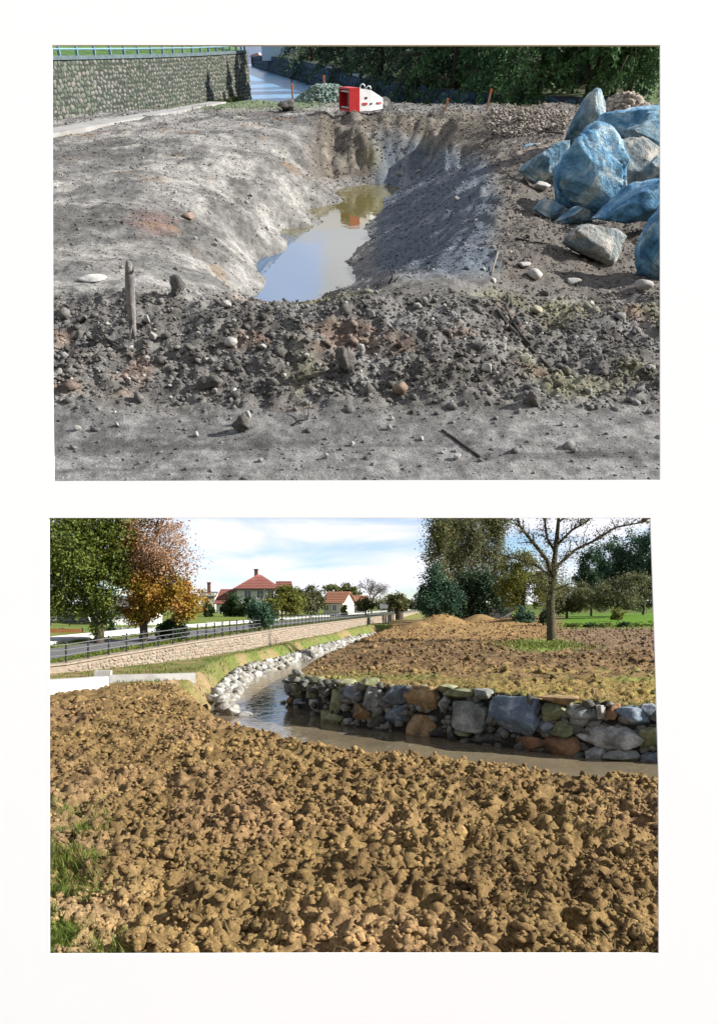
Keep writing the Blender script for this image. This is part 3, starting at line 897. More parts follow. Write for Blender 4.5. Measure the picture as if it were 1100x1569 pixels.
def fitted_outline(i, sizes, gap, seed):
    """outline of stone i in picture units: a blunt ellipse cut by the joints with its neighbours"""
    r_ = np.random.RandomState(seed)
    cx, cy, w, h = sizes[i]
    n = 14
    th = (np.arange(n) + r_.uniform(-.25, .25, n)) * 2 * math.pi / n
    rad = 1.16 * (np.abs(np.cos(th)) ** 3.2 + np.abs(np.sin(th)) ** 3.2) ** (-1 / 3.2) * r_.uniform(.9, 1.04, n)
    P = [np.array((cx + w / 2 * a * math.cos(t), cy + h / 2 * a * math.sin(t))) for a, t in zip(rad, th)]
    ext = lambda s_, u: 1 / math.sqrt((u[0] / (s_[2] / 2)) ** 2 + (u[1] / (s_[3] / 2)) ** 2)
    for j, o in enumerate(sizes):
        if j == i: continue
        d = np.array((o[0] - cx, o[1] - cy)); L_ = np.linalg.norm(d)
        if L_ > (w + h + o[2] + o[3]) * .6 or L_ < 1e-6: continue
        u = d / L_
        nn = np.array((u[0] * o[3] * h, u[1] * o[2] * w)); nn /= np.linalg.norm(nn)
        nn = nn * .5 + u * .5; nn /= np.linalg.norm(nn)
        ei, ej = ext(sizes[i], u), ext(o, u)
        c = np.array((cx, cy)) + u * L_ * ei / (ei + ej)
        Q = []
        for k in range(len(P)):
            A, B_ = P[k], P[(k + 1) % len(P)]
            da, db = (A - c) @ nn + gap, (B_ - c) @ nn + gap
            if da <= 0: Q.append(A)
            if (da < 0) != (db < 0) and abs(da - db) > 1e-9: Q.append(A + (B_ - A) * da / (da - db))
        if len(Q) >= 3: P = Q
    return P
sizes = [(a[0], a[1], a[2], a[3]) for a in STONES]
for k, (px, py, w, h, kd) in enumerate(STONES):
    rr = float(np.interp(px, wall_px, wall_r))
    zc = EYE + (HORIZON - py) / FPX * rr
    rr += .10 * (zc - WATER_Z)
    s = rr / FPX
    e = 2.0
    t = Vector((np.interp(px + e, wall_px, wall_r) * (px + e - 550) - np.interp(px - e, wall_px, wall_r) * (px - e - 550), (np.interp(px + e, wall_px, wall_r) - np.interp(px - e, wall_px, wall_r)) * FPX, 0))
    ang = math.atan2(t.y, t.x)
    O = fitted_outline(k, sizes, .9, 40 + k)
    P = [((q[0] - px) / (w / 2), (py - q[1]) / (h / 2)) for q in O]
    v, f = outline_rock(P, 900 + k, 4 if w * h > 250 else 3, 5, .8, (-.05, .30), .5, .75)
    ca = max(.45, abs(math.cos(ang)))
    v = v * np.array((w * s / 2 / ca ** .5, .20 + .10 * min(1, w / 60), h * s / 2))
    c = PLr(px, py, rr)
    off = .16 + rng.uniform(-.04, .03)
    loc = Vector((c[0] - math.sin(ang) * off, c[1] + math.cos(ang) * off, zc)) - Vector((w0[0], w0[1], WATER_Z))
    link('stone', new_mesh('stone', v, f), stone_mats[kd], stone_wall, loc=loc, rotz=ang + rng.uniform(-.06, .06))
# small wedged stones in the joints, one mass
n = 420
px = rng.uniform(428, 1095, n)
rr = np.interp(px, wall_px, wall_r)
fz = rng.uniform(0, .86, n)
rr = rr + .10 * fz + .17
pp = np.stack([(px - 550) / FPX * rr, rr, WATER_Z - .02 + fz], 1) - np.array((w0[0], w0[1], WATER_Z))
o = scatter('wedge_stones', pp, rng.uniform(.05, .13, n), np.array((.15, .145, .125))[None] * rng.uniform(.5, 1.6, n)[:, None], mat_tint('wedge_stone', 20, .4, .6), None, 1, 7, .06, 12)
o.parent = stone_wall; o.matrix_parent_inverse = Matrix.Identity(4); o.matrix_basis = Matrix.Identity(4)

# white boulders along the far bank
line = np.array([(-2.55, 15.4)] + left_toe, float)
seg = np.hypot(*np.diff(line, axis=0).T); cum = np.append(0, np.cumsum(seg))
rev = thing('rock_revetment', 'bank of pale white boulders edging the river bend below the grass', 'rock bank', LOW, (line[1][0], line[1][1], WATER_Z))
for row in range(3):
    s = rng.uniform(0, .2)
    while s < cum[-1] - .2:
        p = np.array([np.interp(s, cum, line[:, 0]), np.interp(s, cum, line[:, 1])])
        q = np.array([np.interp(s + .1, cum, line[:, 0]), np.interp(s + .1, cum, line[:, 1])])
        tn = (q - p) / np.linalg.norm(q - p)
        nrm = np.array((-tn[1], tn[0]))
        size = rng.uniform(.17, .42) * (1.0 if row < 2 else .75)
        pos = p + nrm * (-.04 + .17 * row + rng.uniform(-.07, .07))
        z = -.74 + .13 * row + rng.uniform(-.05, .05)
        v, f = rock_verts(rng.randint(9999), 3, 20, .36, .78, .06)
        v = v * size / 2 * np.array((rng.uniform(.9, 1.35), rng.uniform(.8, 1.1), rng.uniform(.75, 1.05)))
        link('boulder', new_mesh('boulder', v, f), stone_mats['white'] if rng.rand() < .6 else stone_mats['pale'], rev, loc=Vector((pos[0] - line[1][0], pos[1] - line[1][1], z - WATER_Z)), rotz=rng.uniform(0, 6.28))
        s += size * rng.uniform(.85, 1.15)

# ---------------------------------------------------------------- masonry (shared by both river walls)
def block_meshes(name, n, seed):
    out = []
    for k in range(n):
        r_ = np.random.RandomState(seed + k)
        v, f = ico(2)
        v = np.sign(v) * np.abs(v) ** .55
        v = v * (1 + .10 * r_.normal(size=(len(v), 1)) * .5)
        for c in range(3):
            nn = r_.normal(size=3) * np.array((1, .25, 1)); nn /= np.linalg.norm(nn)
            d = r_.uniform(.78, 1.0); q = v @ nn; m = q > d
            v[m] -= ((q[m] - d)[:, None] * nn)
        v /= np.abs(v).max(0)
        out.append((v, f))
    return out

def masonry(root, origin, line, zb, zt, course, length, mats, parts_max, seed, side=1.0, proud=.03, batter=0.0):
    """rough courses of stone on the face of a wall; the first parts_max stones are parts, the rest one mass"""
    r_ = np.random.RandomState(seed)
    L = np.array(line, float)
    sg = np.hypot(*np.diff(L, axis=0).T); cm = np.append(0, np.cumsum(sg))
    variants = block_meshes('stone', 8, seed)
    shared = {}
    todo = []
    s0 = 0
    ncol = 0
    nrows = lambda s: max(1, int(round((np.interp(s, cm, zt) - np.interp(s, cm, zb)) / course)))
    maxrows = max(nrows(s) for s in np.linspace(0, cm[-1], 60))
    for row in range(maxrows):
        s = r_.uniform(0, length)
        while s < cm[-1] - length * .5:
            ln = length * r_.uniform(.5, 1.55)
            sm = s + ln / 2
            if row < nrows(sm):
                b, t = np.interp(sm, cm, zb), np.interp(sm, cm, zt)
                hh = (t - b) / nrows(sm)
                todo.append((sm, ln, b + hh * (row + .5), hh))
            s += ln
    todo.sort(key=lambda a: a[0])
    rest_v, rest_f, off = [], [], 0
    rest_m = []
    for k, (sm, ln, z, hh) in enumerate(todo):
        p = np.array([np.interp(sm, cm, L[:, 0]), np.interp(sm, cm, L[:, 1])])
        q = np.array([np.interp(sm + .05, cm, L[:, 0]), np.interp(sm + .05, cm, L[:, 1])])
        tn = (q - p) / np.linalg.norm(q - p)
        ang = math.atan2(tn[1], tn[0])
        nrm = np.array((tn[1], -tn[0])) * side
        pos = p + nrm * (r_.uniform(-.02, .0) + proud - .04) 
        vi, mi = r_.randint(len(variants)), r_.randint(len(mats))
        sc = np.array((ln * .48 * r_.uniform(.9, 1.03), .06, hh * r_.uniform(.34, .60)))
        loc = Vector((pos[0] - origin[0], pos[1] - origin[1], z + hh * r_.uniform(-.28, .28) - origin[2]))
        rot = r_.uniform(-.35, .35)
        if k < parts_max:
            key = (vi, mi)
            if key not in shared:
                shared[key] = new_mesh('stone', variants[vi][0], variants[vi][1], True)
                shared[key].materials.append(mats[mi])
            o = bpy.data.objects.new('stone', shared[key]); COL.objects.link(o)
            o.parent = root; o.location = loc; o.rotation_euler = (0, rot, ang); o.scale = sc
        else:
            M = np.array(Matrix.Rotation(ang, 3, 'Z') @ Matrix.Rotation(rot, 3, 'Y'))
            v1, f1 = ico(1)
            v1 = np.sign(v1) * np.abs(v1) ** .55
            rest_v.append((v1 * sc) @ M.T + np.array(loc)); rest_f.append(f1 + off); off += len(v1)
            rest_m.append(np.full(len(f1), mi))
    if rest_v:
        me = new_mesh('masonry', np.concatenate(rest_v), np.concatenate(rest_f), True)
        o = link('masonry', me, list(mats), root, kind='stuff')
        me.polygons.foreach_set('material_index', np.concatenate(rest_m).astype(np.int32))

def wall_core(line, zb, zt, thick, origin, name, mat, root, side=1.0, ext=0.0):
    """solid strip behind the facing stones"""
    L = np.array(line, float)
    d = np.gradient(L, axis=0); d /= np.linalg.norm(d, axis=1)[:, None]
    back = L - np.stack([d[:, 1], -d[:, 0]], 1) * side * thick
    n = len(L)
    V = np.zeros((n, 4, 3))
    V[:, 0, :2] = L; V[:, 0, 2] = np.array(zb) - .6
    V[:, 1, :2] = L; V[:, 1, 2] = zt
    V[:, 2, :2] = back; V[:, 2, 2] = zt
    V[:, 3, :2] = back; V[:, 3, 2] = np.array(zb) - .6
    V -= np.array(origin)
    fs = []
    for i in range(n - 1):
        for k in range(4):
            k2 = (k + 1) % 4
            fs.append((i * 4 + k, i * 4 + k2, i * 4 + 4 + k2, i * 4 + 4 + k))
    fs += [(0, 1, 2, 3), tuple((n - 1) * 4 + k for k in (3, 2, 1, 0))]
    return link(name, new_mesh(name, V.reshape(-1, 3), fs), mat, root)

# the street wall on the left bank
SW = [(-13.5, 8.0, -.1, .03), (-10.4, 14.0, -.1, .05), (-7.7, 18.9, -.1, .07), (-6.87, 20.4, -.1, .20), (-5.4, 23.9, -.12, .39), (-4.35, 29, -.12, .45), (-3.66, 33.6, -.12, .48), (-1.25, 46, -.1, .52), (3.2, 70.7, -.05, .55), (7.5, 95, 0, .55), (14, 130, 0, .55)]
sw_line = [(a, b) for a, b, c, d in SW]
org = (-7.7, 18.9, -.1)
pink = [mat_noise('pink_masonry_%s' % t, cols, 9, .5, 25, obj_rand=True) for t, cols in (
    ('a', [(.20, .15, .115), (.31, .25, .19)]), ('b', [(.24, .19, .15), (.36, .30, .235)]), ('c', [(.17, .145, .115), (.27, .235, .19)]))]
mortar = mat_noise('mortar', [(.20, .16, .12), (.28, .23, .175)], 7, .4, 30)
street_wall = thing('street_wall', 'long pinkish masonry wall holding up the street beside the river', 'wall', LOW, org)
wall_core(sw_line, [a[2] for a in SW], [a[3] for a in SW], .3, org, 'wall_body', mortar, street_wall)
masonry(street_wall, org, sw_line[2:9], [a[2] for a in SW[2:9]], [a[3] - .03 for a in SW[2:9]], .10, .15, pink, 290, 31, proud=.02)
cop = []
cap_mb = MB()
for i in range(1, len(SW) - 1):
    a, b = Vector((*sw_line[i], SW[i][3] + .02)), Vector((*sw_line[i + 1], SW[i + 1][3] + .02))
    d = (b - a); nn = Vector((d.y, -d.x, 0)).normalized()
    p = [a + nn * .05, a - nn * .32, b - nn * .32, b + nn * .05]
    cap_mb.prism([q - Vector(org) for q in p], (0, 0, .05))
cap_mb.build('coping', mat_noise('coping_stone', [(.20, .16, .12), (.30, .25, .19)], 6, .3), street_wall)

# street level behind the wall: verge, road, verge, pavement
def strip_mesh(name, offs, dz, mat, kind='structure', colf=None, side_depth=0.0):
    L = np.array(sw_line[:], float); zt = np.array([a[3] for a in SW])
    sg = np.hypot(*np.diff(L, axis=0).T); cm = np.append(0, np.cumsum(sg))
    ss = np.unique(np.concatenate([np.linspace(0, cm[-1], 160)]))
    P = np.stack([np.interp(ss, cm, L[:, 0]), np.interp(ss, cm, L[:, 1])], 1)
    ker = np.ones(9) / 9
    D = np.gradient(P, axis=0)
    D = np.stack([np.convolve(np.pad(D[:, k], 4, 'edge'), ker, 'valid') for k in (0, 1)], 1)
    D /= np.linalg.norm(D, axis=1)[:, None]
    N = np.stack([-D[:, 1], D[:, 0]], 1)
    Z = np.interp(ss, cm, zt)
    V = np.stack([np.concatenate([P + N * o, (Z + dz - (.02 if o < .3 else 0) + (.012 * max(0, o - 9) if o < 60 else .6))[:, None]], 1) for o in offs], 1)
    nr, nc = V.shape[:2]
    Vf = V.reshape(-1, 3); F = grid_faces(nr, nc)
    if side_depth:
        skirt = V[:, [0, -1]].copy(); skirt[:, :, 2] -= side_depth
        base = len(Vf)
        Vf = np.concatenate([Vf, skirt.reshape(-1, 3)])
        i = np.arange(nr - 1)
        F = np.concatenate([F, np.stack([i * nc, (i + 1) * nc, base + (i + 1) * 2, base + i * 2], 1),
                            np.stack([i * nc + nc - 1, (i + 1) * nc + nc - 1, base + (i + 1) * 2 + 1, base + i * 2 + 1], 1)])
    c = colf(Vf[:, 0], Vf[:, 1]) if colf else None
    return link(name, new_mesh(name, Vf, F, False, c), mat, kind=kind)
def verge_col(x, y):
    n1 = fbm(x * 1.3, y * 1.3, 81); n2 = fbm(x * .3, y * .3, 82)
    return lerp3(lerp3(np.array((.085, .13, .02)), np.array((.15, .18, .03)), sstep(.4, .65, n1)), (.22, .17, .08), sstep(.55, .7, n2) * .6)
strip_mesh('street_ground', [.1, .35, .7, 1.1, 1.5, 2.2, 3, 4, 4.6, 5.2, 7, 9, 13, 20, 40, 80], 0.0, mat_tint('verge_earth', 12, .4, .5), colf=verge_col)
strip_mesh('road', [1.55, 2.6, 3.7], .006, mat_noise('asphalt', [(.10, .10, .105), (.15, .15, .155)], 5, .3, 60))
strip_mesh('pavement', [4.75, 5.6, 6.4], .09, mat_noise('pale_paving', [(.42, .41, .39), (.52, .51, .49)], 4, .2, 40), side_depth=.1)

# railing along the street wall
L = np.array(sw_line, float); zt = np.array([a[3] for a in SW])
cm = np.append(0, np.cumsum(np.hypot(*np.diff(L, axis=0).T)))
post_mat = mat_plain('dark_post', (.035, .035, .04), .5)
rail_mat = mat_plain('grey_rail', (.17, .175, .18), .45, .3)
rail = thing('street_railing', 'dark post and pipe railing along the top of the pinkish street wall', 'railing', LOW, (-7.7, 18.9, .07))
ro = Vector((-7.7, 18.9, .07))
def along(s, z=0.0, back=.12):
    p = Vector((np.interp(s, cm, L[:, 0]), np.interp(s, cm, L[:, 1]), np.interp(s, cm, zt) + z))
    q = Vector((np.interp(s + .3, cm, L[:, 0]), np.interp(s + .3, cm, L[:, 1]), p.z))
    d = (q - p); d.z = 0; d.normalize()
    return p + Vector((-d.y, d.x, 0)) * back
s = np.interp(18.3, L[:, 1], cm) - 2.1
posts_s = []
pm = None
while s < np.interp(75, L[:, 1], cm):
    if pm is None:
        m = MB(); m.box((0, 0, .26), (.04, .04, .52)); m.box((0, 0, .53), (.055, .055, .025), taper=.6)
        pm = m.mesh('post'); pm.materials.append(post_mat)
    o = bpy.data.objects.new('post', pm); COL.objects.link(o); o.parent = rail; o.location = along(s, .07) - ro
    posts_s.append(s); s += .72
for hz in (.19, .33, .47):
    m = MB(); m.tube([along(q, .07 + hz, .085) - ro for q in posts_s], .011, 5)
    m.build('rail', rail_mat, rail)

# concrete wing walls in front of the street wall
conc = mat_noise('fresh_concrete', [(.36, .355, .345), (.50, .495, .485)], 1.6, .4, 14, rough=.9)
conc2 = mat_noise('grey_concrete', [(.30, .29, .27), (.42, .41, .39)], 2.6, .3, 22, rough=.9)
def wall_poly(pts, thick, zb, zts, mbx):
    for i in range(len(pts) - 1):
        a, b = Vector((*pts[i], 0)), Vector((*pts[i + 1], 0))
        d = (b - a).normalized(); nn = Vector((-d.y, d.x, 0)) * thick
        V = [a, b, b + nn, a + nn]
        zt_ = [zts[i], zts[i + 1], zts[i + 1], zts[i]]
        mbx.add([(q.x, q.y, zb) for q in V] + [(q.x, q.y, z) for q, z in zip(V, zt_)], [(3, 2, 1, 0), (4, 5, 6, 7), (0, 1, 5, 4), (1, 2, 6, 5), (2, 3, 7, 6), (3, 0, 4, 7)])
wing = MB()
arc = [(-7.4, 11.6), (-6.55, 12.4), (-6.05, 12.95), (-5.7, 13.4), (-5.45, 13.9), (-5.3, 14.45), (-5.22, 15.0)]
wall_poly(arc, .30, -.4, [.30, .30, .29, .27, .24, .21, .18], wing)
tag(wing.build('concrete_wing_wall', conc), 'bright white curved concrete wall end at the left edge of the ploughed field', 'concrete wall')
low = MB()
wall_poly([tuple(PL(168, 1044, 0)[:2]), tuple(PL(240, 1041.5, 0)[:2]), tuple(PL(300, 1039, 0)[:2])], .16, -.5, [.13, .12, .11], low)
a = PL(160, 1044, 0); low.box((a[0] - .05, a[1] + .1, .0), (.34, .22, .46), .15)
tag(low.build('concrete_kerb_wall', conc2), 'thin straight grey concrete wall between the curved wall end and the river', 'concrete wall')

# ---------------------------------------------------------------- vegetation
def leaf_cards(pos, size, rng, aspect=1.6, droop=0.0, fold=True, outward=None):
    """two-triangle folded leaf sprays with random orientation"""
    n = len(pos)
    R = rand_rot(n, rng)
    a, b = R[:, :, 0], R[:, :, 1]
    if droop:
        a = a * (1 - droop) + np.array((0, 0, -1.0)) * droop
        a /= np.linalg.norm(a, axis=1)[:, None]
        b = np.cross(a, R[:, :, 2]); b /= np.linalg.norm(b, axis=1)[:, None] + 1e-9
    s = size[:, None]
    c = R[:, :, 2] * s * .25
    V = np.stack([pos - a * s * aspect * .5, pos + b * s * .5 + c, pos + a * s * aspect * .5, pos - b * s * .5 + c], 1)
    F = np.arange(n * 4).reshape(-1, 4)
    return V.reshape(-1, 3), np.concatenate([F[:, [0, 1, 2]], F[:, [0, 2, 3]]])

def crown_points(lobes, n, rng, clump=.22, hollow=.45, clumps_per=16):
    """points bunched into clumps inside ellipsoid lobes"""
    vol = np.array([l[3] * l[4] * l[5] for l in lobes]) ** .75
    k = rng.choice(len(lobes), n, p=vol / vol.sum())
    P = np.zeros((n, 3))
    for i, l in enumerate(lobes):
        m = k == i
        q = int(m.sum())
        if not q: continue
        nc = clumps_per
        d = rng.normal(size=(nc, 3)); d /= np.linalg.norm(d, axis=1)[:, None]
        c = d * (hollow + (1 - hollow) * rng.rand(nc, 1) ** .7) * .88
        cs = rng.uniform(.6, 1.35, nc) * clump
        w = rng.randint(0, nc, q)
        off = rng.normal(size=(q, 3)) * cs[w][:, None] * np.array((1, 1, .75))
        P[m] = (c[w] + off) * np.array(l[3:6]) + np.array(l[:3])
    return P

bark = mat_noise('bark', [(.035, .027, .02), (.075, .06, .045)], 14, .8, 40)
bark_pale = mat_noise('pale_bark', [(.09, .08, .065), (.16, .145, .12)], 14, .8, 40)

def limbs_to(mb, base, fork, targets, r0, rng, wob=.06):
    for t in targets:
        t = Vector(t)
        st = fork.lerp(base, rng.uniform(-.05, .35))
        mid = st.lerp(t, .5) + Vector((rng.uniform(-wob, wob), rng.uniform(-wob, wob), rng.uniform(0, wob * 1.5))) * (t - st).length * 2
        rr = r0 * rng.uniform(.3, .5)
        mb.tube([st, st.lerp(mid, .5) + Vector((0, 0, .03)), mid, t], [rr, rr * .8, rr * .55, rr * .18], 5)

def tree(name, label, cat, frame, base, lobes, n, leaf, leaf_mat, trunk_r=.12, fork=None, group=None, seed=1, bark_m=None, clump=.22, aspect=1.6, droop=0.0, hollow=.45, clumps=16, limbs=9, lean=(0, 0), extra=None):
    """lobes are relative to the base; crown is a child called crown, wood a child called trunk"""
    r_ = np.random.RandomState(seed)
    t = thing(name, label, cat, frame, base, 0, group)
    zc = sum(l[2] for l in lobes) / len(lobes)
    if trunk_r:
        mb = MB()
        top = max(l[2] + l[5] * .55 for l in lobes)
        fk = fork if fork is not None else min(l[2] - l[5] * .5 for l in lobes)
        fk = max(fk, .1)
        c0 = lobes[0]
        f = Vector((lean[0] * fk, lean[1] * fk, fk))
        mb.tube([(0, 0, -.25), (0, 0, .05), tuple(f * .5 + Vector((.02, 0, 0))), tuple(f), (c0[0] * .6 + f.x * .4, c0[1] * .6, (fk + top) / 2), (c0[0], c0[1], top)],
                [trunk_r * 1.5, trunk_r * 1.15, trunk_r, trunk_r * .9, trunk_r * .5, trunk_r * .12], 8)
        tg = crown_points(lobes, limbs, r_, .1, .5, limbs)
        limbs_to(mb, Vector((0, 0, fk * .5)), f.lerp(Vector((c0[0], c0[1], top)), .25), tg, trunk_r, r_)
        mb.build('trunk', bark_m or bark, t, smooth=True)
    P = crown_points(lobes, n, r_, clump, hollow, clumps)
    if extra is not None: P = np.concatenate([P, extra])
    P = P[P[:, 2] > .02]
    sz = leaf * r_.uniform(.6, 1.35, len(P))
    V, F = leaf_cards(P, sz, r_, aspect, droop)
    me = new_mesh('crown', V, F)
    link('crown', me, leaf_mat, t)
    return t

def px_lobes(base, r, items, depth=.8):
    """crown lobes given as picture ellipses (px, py, rx, ry) at distance r -> relative to base"""
    out = []
    for (px, py, rx, ry) in items:
        c = PLr(px, py, r)
        s = r / FPX
        out.append((c[0] - base[0], 0.0 + (hash((px, py)) % 7 - 3) * .02 * rx * s, c[2] - base[2], rx * s, rx * s * depth, ry * s))
    return out

LM = {
    'green': mat_leaf('green_leaf', [(0.056, 0.094, 0.018), (0.125, 0.169, 0.030), (0.225, 0.231, 0.050)]),
    'dull': mat_leaf('dull_leaf', [(0.063, 0.078, 0.028), (0.132, 0.138, 0.052), (0.218, 0.201, 0.086)]),
    'orange': mat_leaf('autumn_leaf', [(.21, .19, .03), (.36, .25, .035), (.40, .20, .045), (.30, .15, .06)], 1.4),
    'rust': mat_leaf('rust_leaf', [(.28, .20, .09), (.38, .22, .13), (.42, .30, .22)], 1.6),
    'dark': mat_leaf('dark_leaf', [(.016, .036, .013), (.036, .066, .024), (.07, .10, .032)]),
    'teal': mat_leaf('teal_leaf', [(0.025, 0.069, 0.044), (0.057, 0.121, 0.071), (0.109, 0.172, 0.098)]),
    'yellow': mat_leaf('yellow_green_leaf', [(.08, .10, .018), (.16, .17, .032), (.24, .22, .05)]),
    'olive': mat_leaf('olive_leaf', [(.065, .075, .032), (.13, .135, .062), (.21, .20, .10)]),
    'grey': mat_leaf('grey_twig', [(.06, .055, .045), (.10, .09, .075), (.15, .13, .11)]),
    'spruce': mat_leaf('spruce_needle', [(.012, .030, .017), (.027, .058, .030), (.05, .095, .042)], 2.2, .2),
    'pit_spruce2': mat_leaf('lit_needle', [(0.020, 0.050, 0.022), (0.050, 0.119, 0.042), (0.140, 0.252, 0.084)], 1.3, .25),  # brighter greens: sunlight on the right-hand conifers put into the needle colour
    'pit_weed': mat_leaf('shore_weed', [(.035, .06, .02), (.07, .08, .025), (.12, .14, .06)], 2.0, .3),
    'pit_spruce': mat_leaf('shaded_needle', [(0.011, 0.027, 0.019), (0.027, 0.062, 0.035), (0.081, 0.149, 0.061)], 1.6, .15),  # dark greens: shade of the wood put into the needle colour
}
def st_base(px, r, py=None):
    """point at street level at a given distance"""
    x = (px - 550) / FPX * r
    return Vector((x, r, EYE + (HORIZON - py) / FPX * r)) if py else Vector((x, r, .35))

# two big street trees
b = st_base(152, 24.4, 988)
L1 = px_lobes(b, 24.4, [(112, 835, 72, 62), (150, 790, 55, 60), (165, 880, 42, 55), (100, 915, 45, 42), (148, 925, 40, 32), (70, 860, 50, 80), (150, 962, 14, 20)])
tree('street_tree', 'leafy green street tree, the leftmost one, behind the railing', 'tree', LOW, b, L1, 46000, .060, LM['green'], .16, .7, 'street trees', 11, clumps=22, clump=.24)
b = st_base(220, 24.8, 986)
rng2 = np.random.RandomState(8)
L2 = px_lobes(b, 24.8, [(225, 905, 45, 48), (272, 915, 36, 36), (212, 935, 30, 26), (290, 935, 20, 20), (190, 850, 28, 60)])
t = tree('street_tree', 'orange autumn street tree with thinning rusty top', 'tree', LOW, b, L2, 22000, .060, LM['orange'], .14, .75, 'street trees', 12, clumps=18, limbs=14)
L2b = px_lobes(b, 24.8, [(238, 835, 58, 62), (262, 850, 42, 55), (232, 775, 62, 50), (215, 860, 40, 50)])
P = crown_points(L2b, 14000, rng2, .20, .35, 30)
V, F = leaf_cards(P, .052 * rng2.uniform(.5, 1.3, len(P)), rng2)
link('sparse_top', new_mesh('sparse_top', V, F), LM['rust'], t)
mb = MB()
limbs_to(mb, Vector((0, 0, .8)), Vector((.2, 0, 2.0)), crown_points(L2b, 26, rng2, .1, .6, 26), .14, rng2)
mb.build('bare_limbs', bark, t, smooth=True)

def bush(name, label, base_px, r, items, n, leaf, m, group=None, seed=1, trunk=.05, cat='bush', base_py=None, **kw):
    bz = base_py if base_py else None
    b = st_base(base_px, r, bz)
    return tree(name, label, cat, LOW, b, px_lobes(b, r, items), n, leaf, LM[m], trunk, None, group, seed, **kw)

bush('bush', 'dark green rounded bush beside the orange tree', 263, 25.5, [(262, 968, 22, 17), (268, 958, 15, 14)], 2600, .07, 'dark', None, 21, base_py=984)
bush('conifer', 'small dark cone shaped conifer in front of the white house', 173, 33, [(172, 966, 6.5, 9), (172, 957, 4, 7)], 700, .06, 'dark', None, 22, base_py=976, cat='tree')
bush('garden_tree', 'small dark green garden tree at the left end of the red roofed house', 322, 60, [(321, 935, 10, 14)], 1200, .14, 'dark', 'garden trees along the street', 23, base_py=952, cat='tree')
bush('garden_tree', 'dense dark green garden tree against the pale house wall', 366, 62, [(362, 926, 18, 18), (378, 930, 15, 17), (350, 934, 11, 14)], 5500, .12, 'dark', 'garden trees along the street', 24, base_py=952, cat='tree')
bush('shrub', 'teal green feathery shrub standing right behind the railing', 397, 31, [(397, 942, 16, 22), (388, 930, 11, 16), (407, 950, 15, 15)], 4200, .065, 'teal', None, 25, base_py=968)
bush('garden_tree', 'bright yellow green garden tree right of the pale house wall', 432, 50, [(434, 922, 28, 22), (418, 930, 18, 20), (452, 928, 17, 20), (438, 911, 18, 13)], 9000, .10, 'yellow', 'garden trees along the street', 26, base_py=956, cat='tree')
bush('garden_tree', 'greyish olive garden tree between the two houses', 476, 58, [(474, 919, 22, 21), (489, 923, 13, 17), (462, 913, 14, 15)], 6000, .11, 'olive', 'garden trees along the street', 27, base_py=947, cat='tree')
bush('hedge_tree', 'wide dull green treetop dome behind the orange roofs', 522, 130, [(520, 903, 24, 11), (538, 908, 18, 9)], 2200, .30, 'dull', None, 28, base_py=934, cat='tree')
bush('garden_tree', 'small green garden tree below the bare grey tree', 560, 70, [(559, 926, 13, 12)], 1300, .16, 'dull', 'garden trees along the street', 29, base_py=943, cat='tree')
bush('conifer', 'little bright green conifer in front of the orange roofed house', 528, 66, [(528, 935, 6, 10)], 600, .12, 'yellow', None, 30, base_py=946, cat='tree')
bush('garden_tree', 'round dark crowned tree at the far end of the street wall', 611, 74, [(610, 922, 16, 15), (618, 927, 9, 11), (603, 930, 9, 9)], 2400, .17, 'dull', 'garden trees along the street', 32, base_py=955, cat='tree', trunk=.45)

# bare round tree
def twig_tree(name, label, base, height, spread, r0, mat, seed, group=None, depth=5, leaves=0, leaf=.1, leaf_mat=None, frame=LOW):
    r_ = random.Random(seed)
    t = thing(name, label, 'tree', frame, base, 0, group)
    mb = MB(); tips = []
    def grow(p, d, ln, r, k):
        q = p + d * ln
        mid = p.lerp(q, .5) + Vector((r_.uniform(-1, 1), r_.uniform(-1, 1), r_.uniform(-.5, .8))) * ln * .07
        mb.tube([p, mid, q], [r, r * .82, r * .62], 6 if k > 2 else 4, cap=False)
        if k == 0:
            tips.append(q); return
        for i in range(3 if k < depth else 4):
            nd = (d + Vector((r_.uniform(-1, 1), r_.uniform(-1, 1), r_.uniform(-.35, .65))) * spread).normalized()
            grow(q if i < 2 else p.lerp(q, r_.uniform(.55, .95)), nd, ln * r_.uniform(.62, .82), r * r_.uniform(.5, .66), k - 1)
    grow(Vector((0, 0, -.1)), Vector((0, 0, 1)), height * .30, r0, depth)
    mb.build('trunk', mat, t, smooth=True)
    if leaves:
        rr = np.random.RandomState(seed)
        T = np.array([tuple(q) for q in tips])
        P = T[rr.randint(0, len(T), leaves)] + rr.normal(size=(leaves, 3)) * leaf * 1.6
        V, F = leaf_cards(P, leaf * rr.uniform(.5, 1.2, leaves), rr)
        link('crown', new_mesh('crown', V, F), leaf_mat, t)
    return t
b = st_base(569, 88, 941)
twig_tree('bare_tree', 'bare grey round crowned tree behind the orange roofs', b, 5.0, .85, .16, bark_pale, 5, None, 5, 900, .11, LM['grey'])

